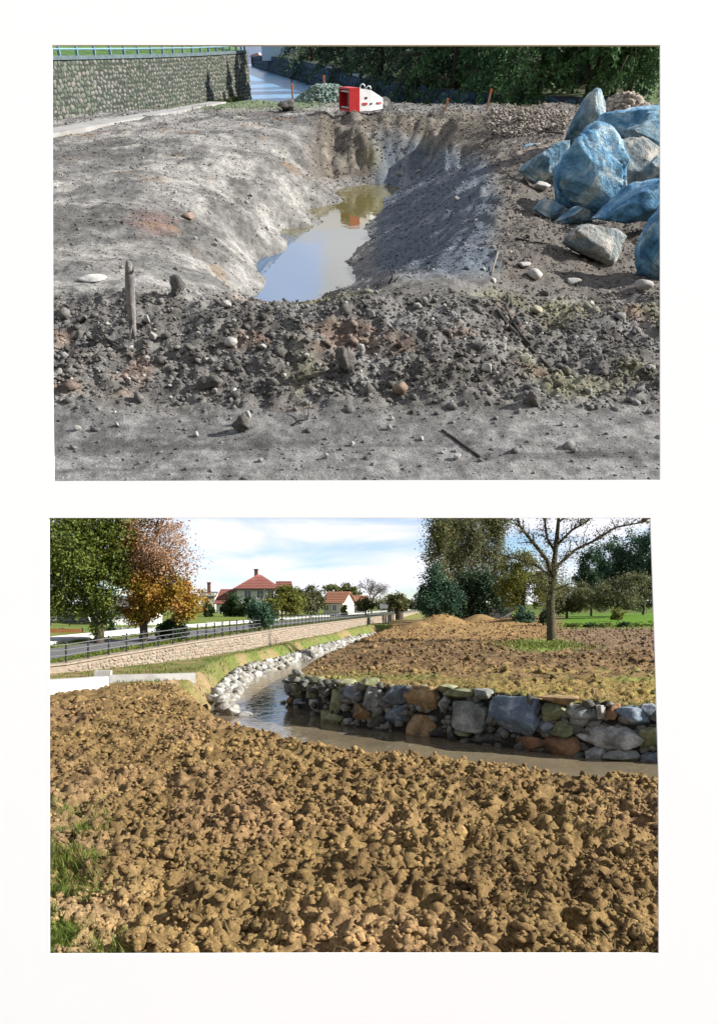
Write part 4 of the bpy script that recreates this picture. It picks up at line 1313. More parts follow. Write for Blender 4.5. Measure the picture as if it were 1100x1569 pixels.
# ---------------------------------------------------------------- houses
plaster = mat_noise('pale_plaster', [(.50, .53, .52), (.58, .60, .585)], 3, .15, 30)
white_pl = mat_noise('white_plaster', [(.62, .62, .61), (.70, .70, .69)], 3, .15, 30)
cream = mat_noise('cream_plaster', [(.46, .43, .35), (.54, .51, .42)], 3, .15, 30)
tile_red = mat_noise('red_roof', [(.17, .062, .050), (.25, .10, .08)], 6, .5, 20, value_rand=.12)
tile_or = mat_noise('orange_roof', [(.22, .10, .062), (.31, .15, .095)], 6, .5, 20, value_rand=.12)
tile_grey = mat_noise('grey_roof', [(.12, .12, .125), (.18, .18, .18)], 6, .4, 20)
glass_d = mat_plain('window_glass', (.03, .04, .05), .1, spec=.6)
frame_w = mat_plain('white_frame', (.7, .7, .7), .5)
dark_wood = mat_plain('dark_wood', (.04, .032, .028), .7)
brick_m = mat_noise('chimney_brick', [(.10, .05, .04), (.16, .08, .06)], 10, .5, 30)

def X(px, r): return (px - 550) / FPX * r
def Z(py, r): return EYE + (HORIZON - py) / FPX * r

def window(parent, c, w, h, rz=0.0):
    m = MB()
    t = .06
    for (x, z, sx, sz) in ((-w / 2, 0, t, h + t), (w / 2, 0, t, h + t), (0, -h / 2, w - t, t), (0, h / 2, w - t, t), (0, 0, t * .7, h - t)):
        m.box((x, -.03, z), (sx, .08, sz))
    o = m.build('window', frame_w, parent); o.location = c; o.rotation_euler = (0, 0, rz)
    g = MB(); g.box((0, .0, 0), (w - t, .02, h - t)); g.build('pane', glass_d, o)
    return o

def roof_rows(parent, name, a, b, c, d, mat, rows, th=.07):
    """a roof slope of overlapping courses: a-b eave, d-c ridge"""
    a, b, c, d = map(Vector, (a, b, c, d))
    m = MB()
    nrm = (b - a).cross(d - a).normalized()
    if nrm.z < 0: nrm = -nrm
    for i in range(rows):
        t0, t1 = i / rows, (i + 1) / rows + .02
        p = [a.lerp(d, t0), b.lerp(c, t0), b.lerp(c, min(1, t1)), a.lerp(d, min(1, t1))]
        lift = [nrm * .045, nrm * .045, nrm * .0, nrm * .0]
        top = [q + l for q, l in zip(p, lift)]
        m.add([*top, *[q - nrm * th for q in p]], [(0, 1, 2, 3), (7, 6, 5, 4), (0, 4, 5, 1), (1, 5, 6, 2), (2, 6, 7, 3), (3, 7, 4, 0)])
    return m.build(name, mat, parent)

# red hipped house
r = 80
h = thing('house', 'pale house with steep red hipped roof and small chimney', 'house', LOW, (X(396, r), r, .5))
def H(px, py, dy=0.0): return Vector((X(px, r) - X(396, r), dy, Z(py, r) - .5))
zE, zA = H(0, 902).z, H(0, 879).z
x0, x1 = H(363, 0).x, H(423, 0).x
w_ = (x1 - x0) / 2; cx = (x0 + x1) / 2; dp = 4.6
m = MB(); m.box((cx, dp / 2, zE / 2), (x1 - x0, dp, zE + 0.5)); m.build('wall', plaster, h)
ov = .35
E = [(x0 - ov, -ov, zE), (x1 + ov, -ov, zE), (x1 + ov, dp + ov, zE), (x0 - ov, dp + ov, zE)]
A1, A2 = (cx - .1, dp * .42, zA), (cx + .1, dp * .58, zA)
roof_rows(h, 'roof', E[0], E[1], A2, A1, tile_red, 9)
roof_rows(h, 'roof', E[1], E[2], A2, A2, tile_red, 9)
roof_rows(h, 'roof', E[2], E[3], A1, A2, tile_red, 9)
rf = roof_rows(h, 'roof', E[3], E[0], A1, A1, tile_red, 9)
m = MB(); m.box((cx - .35, dp * .5, zA + .05), (.38, .38, 1.0)); m.box((cx - .35, dp * .5, zA + .58), (.5, .5, .1)); m.build('chimney', brick_m, rf)
m = MB(); m.box((cx, -ov + .02, zE - .1), (x1 - x0 + 2 * ov, .09, .16)); m.build('eaves_board', dark_wood, h)
for px in (380, 399, 415): window(h, H(px, 911, -.02), .75, .95)
# right gabled annexe
xa, xb = H(421, 0).x, H(440, 0).x
m = MB(); m.box(((xa + xb) / 2, 3.2, H(0, 905).z / 2), (xb - xa, 3.4, H(0, 905).z + .5)); m.build('annexe_wall', cream, h)
roof_rows(h, 'annexe_roof', (xa - .2, 1.2, H(0, 906).z), (xb + .2, 1.2, H(0, 906).z), (xb + .2, 3.2, H(0, 889).z), (xa - .2, 3.2, H(0, 889).z), tile_red, 6)
roof_rows(h, 'annexe_roof', (xa - .2, 5.2, H(0, 906).z), (xb + .2, 5.2, H(0, 906).z), (xb + .2, 3.2, H(0, 889).z), (xa - .2, 3.2, H(0, 889).z), tile_red, 6)
# left low wing
xa, xb = H(331, 0).x, H(362, 0).x
m = MB(); m.box(((xa + xb) / 2, 1.6, H(0, 924).z / 2), (xb - xa - .1, 3.2, H(0, 924).z + .5)); m.build('wing_wall', plaster, h)
roof_rows(h, 'wing_roof', (xa - .2, -.3, H(0, 925).z), (xb, -.3, H(0, 925).z), (xb, 1.6, H(0, 902).z), (xa + .25, 1.6, H(0, 902).z), tile_red, 7)
roof_rows(h, 'wing_roof', (xa - .2, 3.5, H(0, 925).z), (xb, 3.5, H(0, 925).z), (xb, 1.6, H(0, 902).z), (xa + .25, 1.6, H(0, 902).z), tile_red, 7)
window(h, H(341, 936, -.02), .7, .9)
# free-standing chimney stack and dark roof left of it
r = 86
h2 = thing('house', 'dark roofed house with tall brown chimney behind the orange tree', 'house', LOW, (X(318, r), r, .5))
m = MB(); m.box((0, 2, (Z(912, r) - .5) / 2), (1.6, 3, Z(912, r))); m.build('wall', cream, h2)
rf = roof_rows(h2, 'roof', (-1.1, .2, Z(914, r) - .5), (1.0, .2, Z(914, r) - .5), (.9, 2, Z(906, r) - .5), (-1.0, 2, Z(906, r) - .5), tile_grey, 4)
m = MB(); m.box((-.05, 1.2, Z(903, r) - .5), (.36, .36, 1.6)); m.box((-.05, 1.2, Z(893, r) - .45), (.46, .46, .12)); m.build('chimney', brick_m, rf)

# orange roofed low buildings
def gable(name, label, r, pxa, pxb, py_e, py_r, py_b, depth, wallm, roofm, wins=(), dark=False, rot=0.0):
    t = thing(name, label, 'house', LOW, (X((pxa + pxb) / 2, r), r, Z(py_b, r)), rot)
    wd = X(pxb, r) - X(pxa, r); ze, zr = Z(py_e, r) - Z(py_b, r), Z(py_r, r) - Z(py_b, r)
    m = MB(); m.box((0, depth / 2, ze / 2 - .2), (wd, depth, ze + .4)); 
    m.build('wall', wallm, t)
    for s in (-1, 1):
        g = MB(); g.prism([(s * wd / 2, 0, ze), (s * wd / 2, depth, ze), (s * wd / 2, depth / 2, zr - .08)], (-s * .12, 0, 0)); g.build('gable', wallm, t)
    o = .25
    roof_rows(t, 'roof', (-wd / 2 - o, -o, ze - .06), (wd / 2 + o, -o, ze - .06), (wd / 2 + o, depth / 2, zr), (-wd / 2 - o, depth / 2, zr), roofm, 7)
    roof_rows(t, 'roof', (-wd / 2 - o, depth + o, ze - .06), (wd / 2 + o, depth + o, ze - .06), (wd / 2 + o, depth / 2, zr), (-wd / 2 - o, depth / 2, zr), roofm, 7)
    for fx, w_, h_ in wins: window(t, (fx * wd, -.02, ze * .55), w_, h_)
    return t
gable('house', 'low house with orange tiled roof and pale gable left of the bare tree', 78, 494, 526, 923, 906, 941, 3.6, cream, tile_or, ((-.3, .5, .7), (.1, .5, .7)), rot=-.35)
gable('house', 'smaller orange roofed house half hidden by the little conifer', 84, 532, 560, 926, 912, 941, 3.0, cream, tile_or, ((-.2, .6, .7), (.25, .6, .7)), rot=-.1)
gable('house', 'tiny far white house at the end of the street', 125, 584, 600, 932, 925, 939, 3.0, white_pl, tile_grey, ((-.25, .5, .6), (.2, .5, .6)))
# white house behind the street trees and its neighbour
t = gable('house', 'white house wall glimpsed between the two street trees', 40, 152, 238, 936, 912, 972, 5.0, white_pl, tile_grey, ((-.32, .5, .5),), rot=.2)
gable('house', 'grey white building behind the orange gate', 42, 40, 124, 950, 932, 975, 4.0, plaster, tile_grey, ((-.1, .5, .4), (.3, .5, .4)), rot=.2)
# orange board gate
r = 31.0
g = thing('board_gate', 'orange brown wooden board gate at the far left', 'gate', LOW, (X(96, r), r, Z(984, r)))
w_ = X(118, r) - X(60, r)
bm_ = mat_noise('orange_board', [(.30, .10, .04), (.42, .17, .075)], 7, .3, 30, value_rand=.15)
for k in range(5):
    m = MB(); m.box((0, 0, .10 + .105 * k), (w_, .03, .098)); m.build('board', bm_, g)
for x_ in (-w_ / 2, 0, w_ / 2 + .03):
    m = MB(); m.box((x_, .04, .3), (.06, .05, .64)); m.build('post', dark_wood, g)
# low garden wall with fence panels beyond the road
mat_pale = mat_plain('pale_slat', (.36, .37, .38), .7)
r = 33
gw = thing('garden_fence', 'pale grey low garden fence in front of the white house', 'fence', LOW, (X(200, r), r, Z(976, r)))
for k in range(9):
    px = 152 + k * 11.5
    m = MB(); m.box((X(px, r) - X(200, r), .02 * k, .22), (.06, .06, .5)); m.build('post', conc2, gw)
    if k < 8:
        for q in range(4):
            m = MB(); m.box((X(px + 5.75, r) - X(200, r), .02 * k + .01, .10 + .10 * q), (X(11, r) - X(0, r), .02, .075)); m.build('slat', mat_pale, gw)
# white parapet further along the street
r = 46
m = MB(); m.box((0, 0, .16), (X(402, r) - X(318, r), .25, .34), .12); m.box((0, 0, .35), (X(402, r) - X(318, r) + .1, .35, .05), .12)
tag(m.build('parapet', white_pl, loc=(X(360, r), r, Z(962, r))), 'long low white parapet in front of the red roofed house', 'wall')
r = 72
m = MB()
m.box((0, 0, .45), (X(597, r) - X(561, r), .8, .95), .1); m.box((0, 0, .96), (X(597, r) - X(561, r) + .1, .95, .09), .1)
tag(m.build('bridge_pier', stone_mats['slate'], loc=(X(579, r), r, Z(959, r))), 'dark grey stone pier at the far end of the street wall', 'wall')
# grey hut among the trees on the right
gable('hut', 'small flat grey hut half hidden under the willow', 62, 750, 783, 934, 931, 948, 2.0, conc2, tile_grey)

# ---------------------------------------------------------------- right-hand trees
def rb(px, py, r): return Vector((X(px, r), r, Z(py, r)))
def rtree(name, label, px, py, r, items, n, leaf, m, trunk, seed, group=None, cat='tree', **kw):
    b = rb(px, py, r)
    return tree(name, label, cat, LOW, b, px_lobes(b, r, items), n, leaf, LM[m], trunk, None, group, seed, **kw)
rtree('evergreen', 'broad dark evergreen at the left end of the tree group', 670, 950, 56, [(668, 915, 28, 34), (655, 925, 16, 26), (690, 920, 20, 30), (663, 885, 16, 22)], 11000, .11, 'teal', .12, 41)
rtree('evergreen', 'very dark evergreen under the tall thin trees', 725, 950, 57, [(722, 912, 30, 40), (745, 905, 24, 40), (705, 922, 22, 30), (766, 920, 15, 26)], 11000, .12, 'spruce', .12, 42)
for k, (px, top, col, lab) in enumerate([(672, 800, 'dull', 'tall thin tree with airy crown, first from the left of its group'), (690, 770, 'olive', 'tall thin tree with airy crown, second from the left of its group'), (706, 760, 'dull', 'tall thin tree with airy crown, third from the left of its group'),
                                    (722, 755, 'olive', 'tall thin tree with airy crown, fourth from the left of its group'), (740, 765, 'dull', 'tall thin tree with airy crown, fifth from the left of its group'), (757, 785, 'dull', 'tall thin tree with airy crown, rightmost of its group')]):
    r = 64 + (k * 5) % 7
    rtree('tall_tree', lab, px + (8 if k == 0 else 0), 947, r, [(px, 815, 22, 36), (px - 7, 850, 19, 28), (px + 5, top + 15, 20, 32), (px + 8, 880, 16, 26), (px - 4, 905, 14, 20)], 8000, .11, col, .09, 50 + k, 'tall thin trees', bark_m=bark_pale, clump=.3, clumps=18, hollow=.2, limbs=16)
rtree('willow', 'yellow green willow like tree left of the bare trunk', 802, 945, 52, [(806, 892, 36, 38), (785, 905, 24, 30), (828, 905, 22, 30), (800, 865, 24, 20), (775, 862, 16, 14)], 12000, .09, 'yellow', .12, 61, droop=.35)
rtree('bush', 'blue green bush below the willow', 797, 954, 46, [(798, 945, 15, 14), (812, 948, 10, 11)], 1500, .09, 'teal', .05, 62, cat='bush')
rtree('bush', 'dark bush right beside the bare trunk', 832, 958, 44, [(834, 945, 12, 14)], 1100, .09, 'dark', .05, 63, cat='bush')
orch = [(868, 946, 60, [(868, 914, 26, 24), (855, 926, 18, 18), (882, 925, 18, 16)], 'grey olive fruit tree right behind the bare trunk'), (905, 944, 66, [(905, 911, 26, 23), (890, 922, 18, 18), (920, 922, 18, 16)], 'olive fruit tree in the middle of the bright lawn'),
        (945, 944, 58, [(945, 905, 36, 29), (967, 895, 24, 20), (925, 915, 22, 20), (955, 922, 30, 14)], 'large round olive fruit tree above the bright lawn'), (985, 945, 62, [(985, 912, 26, 26), (1005, 905, 24, 24)], 'olive fruit tree at the right edge of the lawn')]
for k, (px, py, r, it, lab) in enumerate(orch):
    rtree('fruit_tree', lab, px, py, r, it, 10000, .092, 'olive' if k != 0 else 'dull', .10, 70 + k, 'fruit trees on the lawn', clump=.2, hollow=.55)
rtree('shrub', 'small bright yellow green shrub on the lawn', 947, 950, 50, [(947, 940, 10, 11), (940, 945, 6, 7)], 900, .09, 'yellow', .03, 76, cat='bush')
for k, px in enumerate((880, 905, 925, 960, 985, 1010)):
    rtree('low_shrub', 'low dark shrub below the bright lawn, ' + ('leftmost of its row', 'second from the left', 'third from the left', 'third from the right', 'second from the right', 'rightmost of its row')[k], px, 964, 42, [(px, 960, 15, 6.5)], 700, .07, 'dark' if k % 2 else 'green', .02, 80 + k, 'low shrubs below the lawn', cat='bush')
wood = [(902, 868, 18, 26), (918, 856, 20, 32), (938, 852, 20, 34), (958, 848, 20, 36), (978, 842, 22, 40), (1000, 838, 22, 44), (1022, 832, 24, 44), (890, 884, 16, 18)]
for k, (px, py, rx, ry) in enumerate(wood):
    r = 135 + (k * 37) % 20
    rtree('forest_tree', 'dark forest tree on the hill behind the fruit trees, ' + ('second', 'third', 'fourth', 'fifth', 'sixth', 'seventh', 'eighth', 'first')[k] + ' from the left', px, 925, r, [(px, py, rx, ry), (px + 6, py + 25, rx, ry * .8), (px - 6, py + 42, rx * 1.1, ry * .6)], 5000, .26, 'teal' if k % 3 else 'spruce', .25, 90 + k, 'forest trees on the hill')
# far low tree line closing the view between the street and the evergreens
for k, px in enumerate((585, 598, 626, 636, 646)):
    rtree('distant_tree', 'hazy distant tree at the end of the street', px, 938, 150, [(px, 927, 11, 9)], 700, .3, 'grey' if k % 2 else 'olive', .15, 110 + k, 'distant trees')
for k, px in enumerate((-10, 30, 60, 345, 455, 500, 590, 690, 770, 840, 870, 1050, 1090)):
    rtree('distant_tree', 'hazy distant tree at the end of the street', px, 938, 190 + (k * 13) % 30, [(px, 923, 26, 13), (px + 20, 927, 20, 10)], 900, .42, 'dull' if k % 2 else 'olive', .2, 130 + k, 'distant trees')

# the bare tree on the far field
b = rb(845, 986, 30)
main = thing('bare_field_tree', 'single nearly bare tree with spreading limbs on the ploughed far field', 'tree', LOW, b)
def q(px, py, dy=0.0): return Vector((X(px, 30 + dy) - b[0], dy, Z(py, 30 + dy) - b[2]))
rr_ = random.Random(4)
mb = MB(); tips = []
def limb(pts, r0, r1, k=2):
    n = len(pts)
    mb.tube(pts, [r0 + (r1 - r0) * i / (n - 1) for i in range(n)], 8 if r0 > .06 else 5, cap=False)
    if k <= 0: tips.append(pts[-1]); return
    for i in range(n - 1):
        d = pts[i + 1] - pts[i]
        for _ in range(8 if k > 1 else 6):
            s = pts[i].lerp(pts[i + 1], rr_.random())
            nd = (d.normalized() * .7 + Vector((rr_.uniform(-1, 1), rr_.uniform(-1, 1), rr_.uniform(-.5, .9)))).normalized()
            ln = d.length * rr_.uniform(.45, .9) * (.8 if k > 1 else .6)
            m_ = s + nd * ln * .5 + Vector((rr_.uniform(-.04, .04), rr_.uniform(-.04, .04), .03))
            rn = max(.007, (r0 + (r1 - r0) * i / n) * .36)
            limb([s, m_, s + nd * ln + Vector((0, 0, rr_.uniform(-.1, .1)))], rn, rn * .35, k - 1)
mb.tube([q(846, 992), q(845, 985), q(844, 955), q(843, 925), q(846, 888), q(850, 850), q(855, 800), q(858, 740)], [.30, .215, .18, .165, .15, .105, .07, .04], 10)
limb([q(846, 888), q(838, 858, -.1), q(812, 826, -.2), q(796, 806, -.3), q(788, 770, -.3)], .10, .035)
limb([q(845, 884), q(820, 866, -.4), q(795, 858, -.7), q(766, 850, -.9)], .055, .015)
limb([q(848, 872), q(880, 843, .2), q(915, 826, .2), q(942, 808, .1), q(985, 800, 0), q(1005, 785, 0)], .072, .02)
limb([q(853, 835), q(876, 812, -.3), q(902, 797, -.4), q(908, 770, -.4)], .06, .03)
limb([q(851, 848), q(838, 825, .3), q(834, 795, .4), q(830, 760, .5)], .06, .03)
limb([q(856, 800), q(880, 780, .1), q(915, 765, .2)], .05, .02)
limb([q(846, 905), q(868, 896, -.5), q(885, 892, -.9)], .03, .01, 1)
limb([q(844, 910), q(822, 900, .4), q(806, 905, .6)], .03, .01, 1)
mb.build('trunk', mat_noise('mossy_bark', [(.030, .026, .016), (.060, .052, .028), (.085, .075, .045)], 10, .9, 35), main, smooth=True)
rr2 = np.random.RandomState(3)
T = np.array([tuple(p) for p in tips])
P = T[rr2.randint(0, len(T), 5200)] + rr2.normal(size=(5200, 3)) * .12
Pl = np.array([tuple(q(px, py, dy)) for px, py, dy in zip(rr2.normal(846, 15, 2000), rr2.normal(893, 17, 2000), rr2.normal(0, .35, 2000))])
V, F = leaf_cards(np.concatenate([P, Pl]), .048 * rr2.uniform(.5, 1.3, len(P) + len(Pl)), rr2)
link('crown', new_mesh('crown', V, F), LM['olive'], main)

# ---------------------------------------------------------------- grass and straw (masses)
def grass(name, label, x, y, z, h, mat, seed, frame=LOW, lean=.5, width=.012):
    r_ = np.random.RandomState(seed)
    n = len(x)
    a = r_.uniform(0, 6.28, n)
    hh = h * r_.uniform(.4, 1.3, n)
    dx_, dy_ = np.cos(a), np.sin(a)
    w = width * r_.uniform(.6, 1.4, n) * np.maximum(1, np.abs(y) / 12)
    B = np.stack([x, y, z], 1)
    side = np.stack([-dy_ * w, dx_ * w, 0 * w], 1)
    tip = B + np.stack([dx_ * hh * lean, dy_ * hh * lean, hh], 1)
    mid = B + np.stack([dx_ * hh * lean * .3, dy_ * hh * lean * .3, hh * .6], 1)
    V = np.stack([B - side, B + side, mid + side * .7, mid - side * .7, tip], 1).reshape(-1, 3)
    i = np.arange(n)[:, None] * 5
    F = np.concatenate([i + np.array([[0, 1, 2]]), i + np.array([[0, 2, 3]]), i + np.array([[3, 2, 4]])])
    return tag(link(name, new_mesh(name, V, F), mat, frame=frame, kind='stuff'), label, 'grass')
gm = mat_leaf('grass_blade', [(.07, .10, .015), (.11, .15, .02), (.20, .19, .05)], 3.0, .3)
sm = mat_leaf('dry_straw', [(.16, .13, .045), (.28, .21, .085), (.36, .29, .14)], 3.0, .3)
rng = np.random.RandomState(14)
x, y = field_points(60000, 3.2, 6.2, -.52, -.26)
g = sstep(-.33, -.43, x / y + .16 * (fbm(x * .9, y * .9, 21) - .5)) * sstep(6.4, 4.0, y) * sstep(.38, .55, fbm(x * 3.1, y * 3.1, 22))
k = rng.rand(len(x)) < g
grass('corner_grass', 'fresh green grass tufts at the near left corner of the field', x[k], y[k], low_h(x[k], y[k]) , .07, gm, 15, lean=.9, width=.003)
x, y = field_points(40000, 15.5, 60, -.42, .1)
d, i, w = chan_at(x, y)
wx = np.interp(y, [a[1] for a in sw_line], [a[0] for a in sw_line])
k = (d > .42) & (x > wx + .15) & (x < np.interp(y, [10, 17, 21.5, 25, 34, 46, 60], [-1.2, -2.1, -1.95, -1.6, -.55, 1.4, 3])) & (rng.rand(len(x)) < sstep(.38, .6, fbm(x * 2, y * 2, 24)))
grass('bank_grass', 'rough yellow green grass on the bank above the white boulders', x[k], y[k], low_h(x[k], y[k]) - .02, .08, gm, 16, width=.007)
x, y = field_points(30000, 10.6, 18, -.12, .56)
d, i, w = chan_at(x, y)
k = (d > .25) & (x > -1.9) & (rng.rand(len(x)) < .8 * sstep(3.8, .9, d) * sstep(.3, .55, fbm(x * 2.2, y * 2.2, 25)))
grass('dry_grass', 'dry straw coloured grass along the top of the boulder wall', x[k], y[k], low_h(x[k], y[k]) - .02, .08, sm, 17, lean=1.1, width=.006)
x, y = field_points(2600, 3.2, 12, -.45, .45)
d, i, w = chan_at(x, y)
k = (d > .6) & (y < 11 + x * 0)
grass('straw_bits', 'scattered dry straw and root fibres on the ploughed earth', x[k], y[k], low_h(x[k], y[k]) + .01, .035, sm, 21, lean=2.2, width=.0018)
c = PL(828, 990, .15)
x, y = c[0] + rng.normal(0, .75, 4000), c[1] + rng.normal(0, 1.5, 4000)
grass('tree_grass', 'patch of bright green grass at the foot of the bare tree', x, y, low_h(x, y) - .02, .10, gm, 18, width=.008)
L_ = np.array(sw_line, float)
s = rng.uniform(np.interp(18, L_[:, 1], cm), np.interp(60, L_[:, 1], cm), 16000); o_ = np.where(rng.rand(16000) < .5, rng.uniform(.4, 1.5, 16000), rng.uniform(3.8, 4.7, 16000))
pp = np.array([tuple(along(a, .0, bk)) for a, bk in zip(s, o_)])
grass('verge_grass', 'short mown grass strips on both sides of the street', pp[:, 0], pp[:, 1], pp[:, 2] - .01, .07, gm, 19)

# ================================================================== UPPER PLACE: things
shade_blue_rock = [mat_noise('shade_blue_boulder_%s' % k, cols, 2.6, 1.0, 6, obj_rand=True, detail=12, hi=.63, bdist=.09, dist=1.2) for k, cols in (  # blue cast of the shade put into the rock colours
    ('deep', [(0.031, 0.095, 0.174), (0.076, 0.207, 0.353), (0.146, 0.297, 0.431), (0.403, 0.493, 0.526)]),
    ('pale', [(.045, .115, .18), (.11, .20, .27), (.20, .28, .32), (.36, .39, .38)]),
    ('grey', [(.07, .105, .13), (.14, .175, .19), (.24, .245, .23), (.34, .325, .30)]))]

def boulder(name, label, box, base_py, h, mat, seed, cat='boulder', depth=.8, sub=4, cuts=13, lo=.55, hi=.95, tilt=0.0, rough=.05, group=None, r=None, poly=None, rot=0.0):
    """box: picture extent (x0, y0, x1, y1); base_py: picture row where it meets the ground of height h"""
    x0, y0, x1, y1 = box
    cx = (x0 + x1) / 2
    p = PUr(cx, base_py, r) if r else PU(cx, base_py, h)
    sx, sz = pxm_u(p)
    W, Hh = (x1 - x0) * sx, (y1 - y0) * sz
    v, f = rock_verts(seed, sub, cuts, lo, hi, rough)
    if poly is not None:
        P = [((a - cx) / ((x1 - x0) / 2), (((y0 + y1) / 2) - b_) / ((y1 - y0) / 2)) for a, b_ in poly]
        v, f = outline_rock(P, seed, 5, 12, 1.5, (-.25, .25), .38, .70)
    v = v * np.array((W / 2, W * depth / 2, Hh / 2))
    zc = (base_py - (y0 + y1) / 2) * sz
    R = np.array(Matrix.Rotation(tilt, 3, 'Y'))
    v = v @ R.T + np.array((0, W * depth * .32, zc - Hh * .02))
    o = link(name, new_mesh(name, v, f), mat, frame=UPP, loc=p, rotz=rot)
    return tag(o, label, cat, group)

G = 'large boulders piled on the right of the pit'
B = shade_blue_rock
boulder('boulder', 'tall upright blue boulder with a leaning edge at the back of the pile', (866, 137, 936, 232), 228, .3, B[1], 301, depth=.7, group=G, r=13.2,
        poly=[(868, 226), (880, 180), (890, 152), (903, 139), (916, 141), (922, 160), (934, 185), (928, 215), (890, 230)])
boulder('boulder', 'wide deep blue boulder under the pale gravel heap', (922, 168, 1050, 242), 242, .3, B[0], 302, depth=.8, group=G, r=11.6,
        poly=[(924, 190), (930, 176), (960, 171), (1000, 168), (1045, 172), (1050, 225), (1000, 240), (955, 238), (930, 226)])
boulder('boulder', 'rounded grey blue boulder at the right edge of the picture, high on the pile', (962, 188, 1060, 252), 252, .3, B[1], 303, depth=.8, group=G, r=10.4,
        poly=[(964, 200), (985, 191), (1030, 188), (1058, 200), (1056, 240), (1020, 252), (990, 240), (972, 222)])
boulder('boulder', 'huge bright blue faceted boulder in the middle of the pile', (845, 205, 952, 332), 326, .25, B[0], 304, depth=.8, group=G, r=9.6,
        poly=[(850, 318), (853, 290), (846, 262), (862, 236), (878, 214), (908, 206), (932, 212), (950, 226), (952, 300), (935, 330), (900, 326)])
boulder('boulder', 'big pale sided boulder leaning against the huge bright blue one', (915, 218, 1030, 332), 328, .25, B[2], 305, depth=.7, group=G, r=9.9,
        poly=[(918, 300), (922, 250), (938, 224), (975, 220), (1006, 240), (1028, 262), (1020, 282), (975, 312), (935, 331)])
boulder('boulder', 'smaller blue grey boulder on the left of the pile', (800, 219, 872, 284), 280, .3, B[1], 306, depth=.8, group=G, r=11.2,
        poly=[(802, 266), (822, 240), (845, 224), (868, 221), (872, 240), (850, 262), (838, 278), (815, 276)])
boulder('boulder', 'low wedge shaped bright blue boulder at the right edge', (928, 274, 1060, 350), 346, .22, B[0], 307, depth=.7, group=G, r=8.6,
        poly=[(930, 340), (945, 322), (975, 298), (1010, 280), (1045, 274), (1060, 320), (1040, 346), (975, 345)])
boulder('boulder', 'bright blue boulder cut off by the right edge in front of the pile', (977, 326, 1070, 440), 432, .15, B[0], 308, depth=.8, group=G,
        poly=[(979, 395), (981, 365), (992, 342), (1010, 328), (1050, 328), (1070, 380), (1060, 430), (1015, 434), (988, 418)])
boulder('boulder', 'flat pale grey boulder lying alone in front of the blue pile', (866, 349, 966, 418), 414, .15, B[2], 309, depth=.75, group=G,
        poly=[(868, 370), (880, 354), (905, 350), (940, 358), (964, 374), (952, 392), (942, 415), (915, 408), (890, 392), (872, 384)])
boulder('boulder', 'dark blue boulder wedged between the upright boulder and the wide deep blue one', (893, 186, 948, 232), 231, .3, B[0], 320, depth=.8, group=G, r=12.2,
        poly=[(895, 222), (900, 198), (915, 188), (940, 190), (948, 210), (940, 230), (910, 231)])
boulder('boulder', 'pale broken boulder in the gap below the rounded one at the right edge', (985, 242, 1045, 282), 282, .25, B[1], 321, depth=.8, group=G, r=9.4,
        poly=[(987, 262), (1000, 246), (1030, 243), (1045, 258), (1040, 280), (1000, 281)])
boulder('slab', 'flat blue stone slab at the foot of the huge bright blue boulder', (818, 306, 880, 338), 336, .22, B[1], 310, 'stone', depth=.9, sub=3,
        poly=[(820, 324), (832, 310), (845, 310), (878, 326), (874, 336), (840, 336)])
boulder('slab', 'narrow blue stone slab beside the low wedge shaped boulder', (856, 318, 912, 350), 346, .2, B[1], 311, 'stone', depth=.9, sub=3,
        poly=[(858, 344), (876, 330), (892, 320), (910, 330), (908, 348), (880, 349)])
boulder('slab', 'thin blue grey stone on the brown bank left of the boulder pile', (799, 221, 836, 238), 237, .35, B[1], 312, 'stone', depth=1.0, sub=3)

_march = np.exp(np.linspace(math.log(3.0), math.log(40), 1400))
def on_mud(px, py, lift=0.0):
    """the first point of the dug ground along the line of sight through a picture point"""
    x, f, u = _du(px, py)
    t = _march / f
    ray = EYE_U + u * t
    g = upp_h(x * t, _march) + lift
    k = int(np.argmax(ray < g)) if (ray < g).any() else len(t) - 1
    return Vector((x * t[k], _march[k], g[k]))
pebble_mat = mat_noise('pale_pebble', [(.19, .185, .175), (.28, .27, .255), (.38, .37, .35)], 5, .4, 20, obj_rand=True, value_rand=.2)
warm_mat = mat_noise('warm_pebble', [(.15, .105, .08), (.22, .165, .13)], 5, .4, 20, obj_rand=True)
yel_mat = mat_noise('yellow_pebble', [(.20, .18, .12), (.28, .26, .19)], 5, .4, 20, obj_rand=True)
mudl_mat = mat_noise('mud_lump', [(.075, .071, .065), (.125, .118, .11)], 9, 1.0, 40, obj_rand=True)
def pebble(px, py, w, h, mat, label, seed, group=None, name='stone', cat='stone', rough=.04, cuts=9):
    p0 = on_mud(px, py + h * .4)
    sx, sz = pxm_u(p0)
    v, f = rock_verts(seed, 3, cuts + 5, .42, .9, rough)
    v = v * np.array((w * sx / 2, w * sx * .42, h * sz / 2 * 1.1)) + np.array((0, 0, h * sz * .38))
    return tag(link(name, new_mesh(name, v, f), mat, frame=UPP, loc=p0, rotz=random.Random(seed).uniform(-.4, .4)), label, cat, group)
PS = 'pale stones lying in the mud'
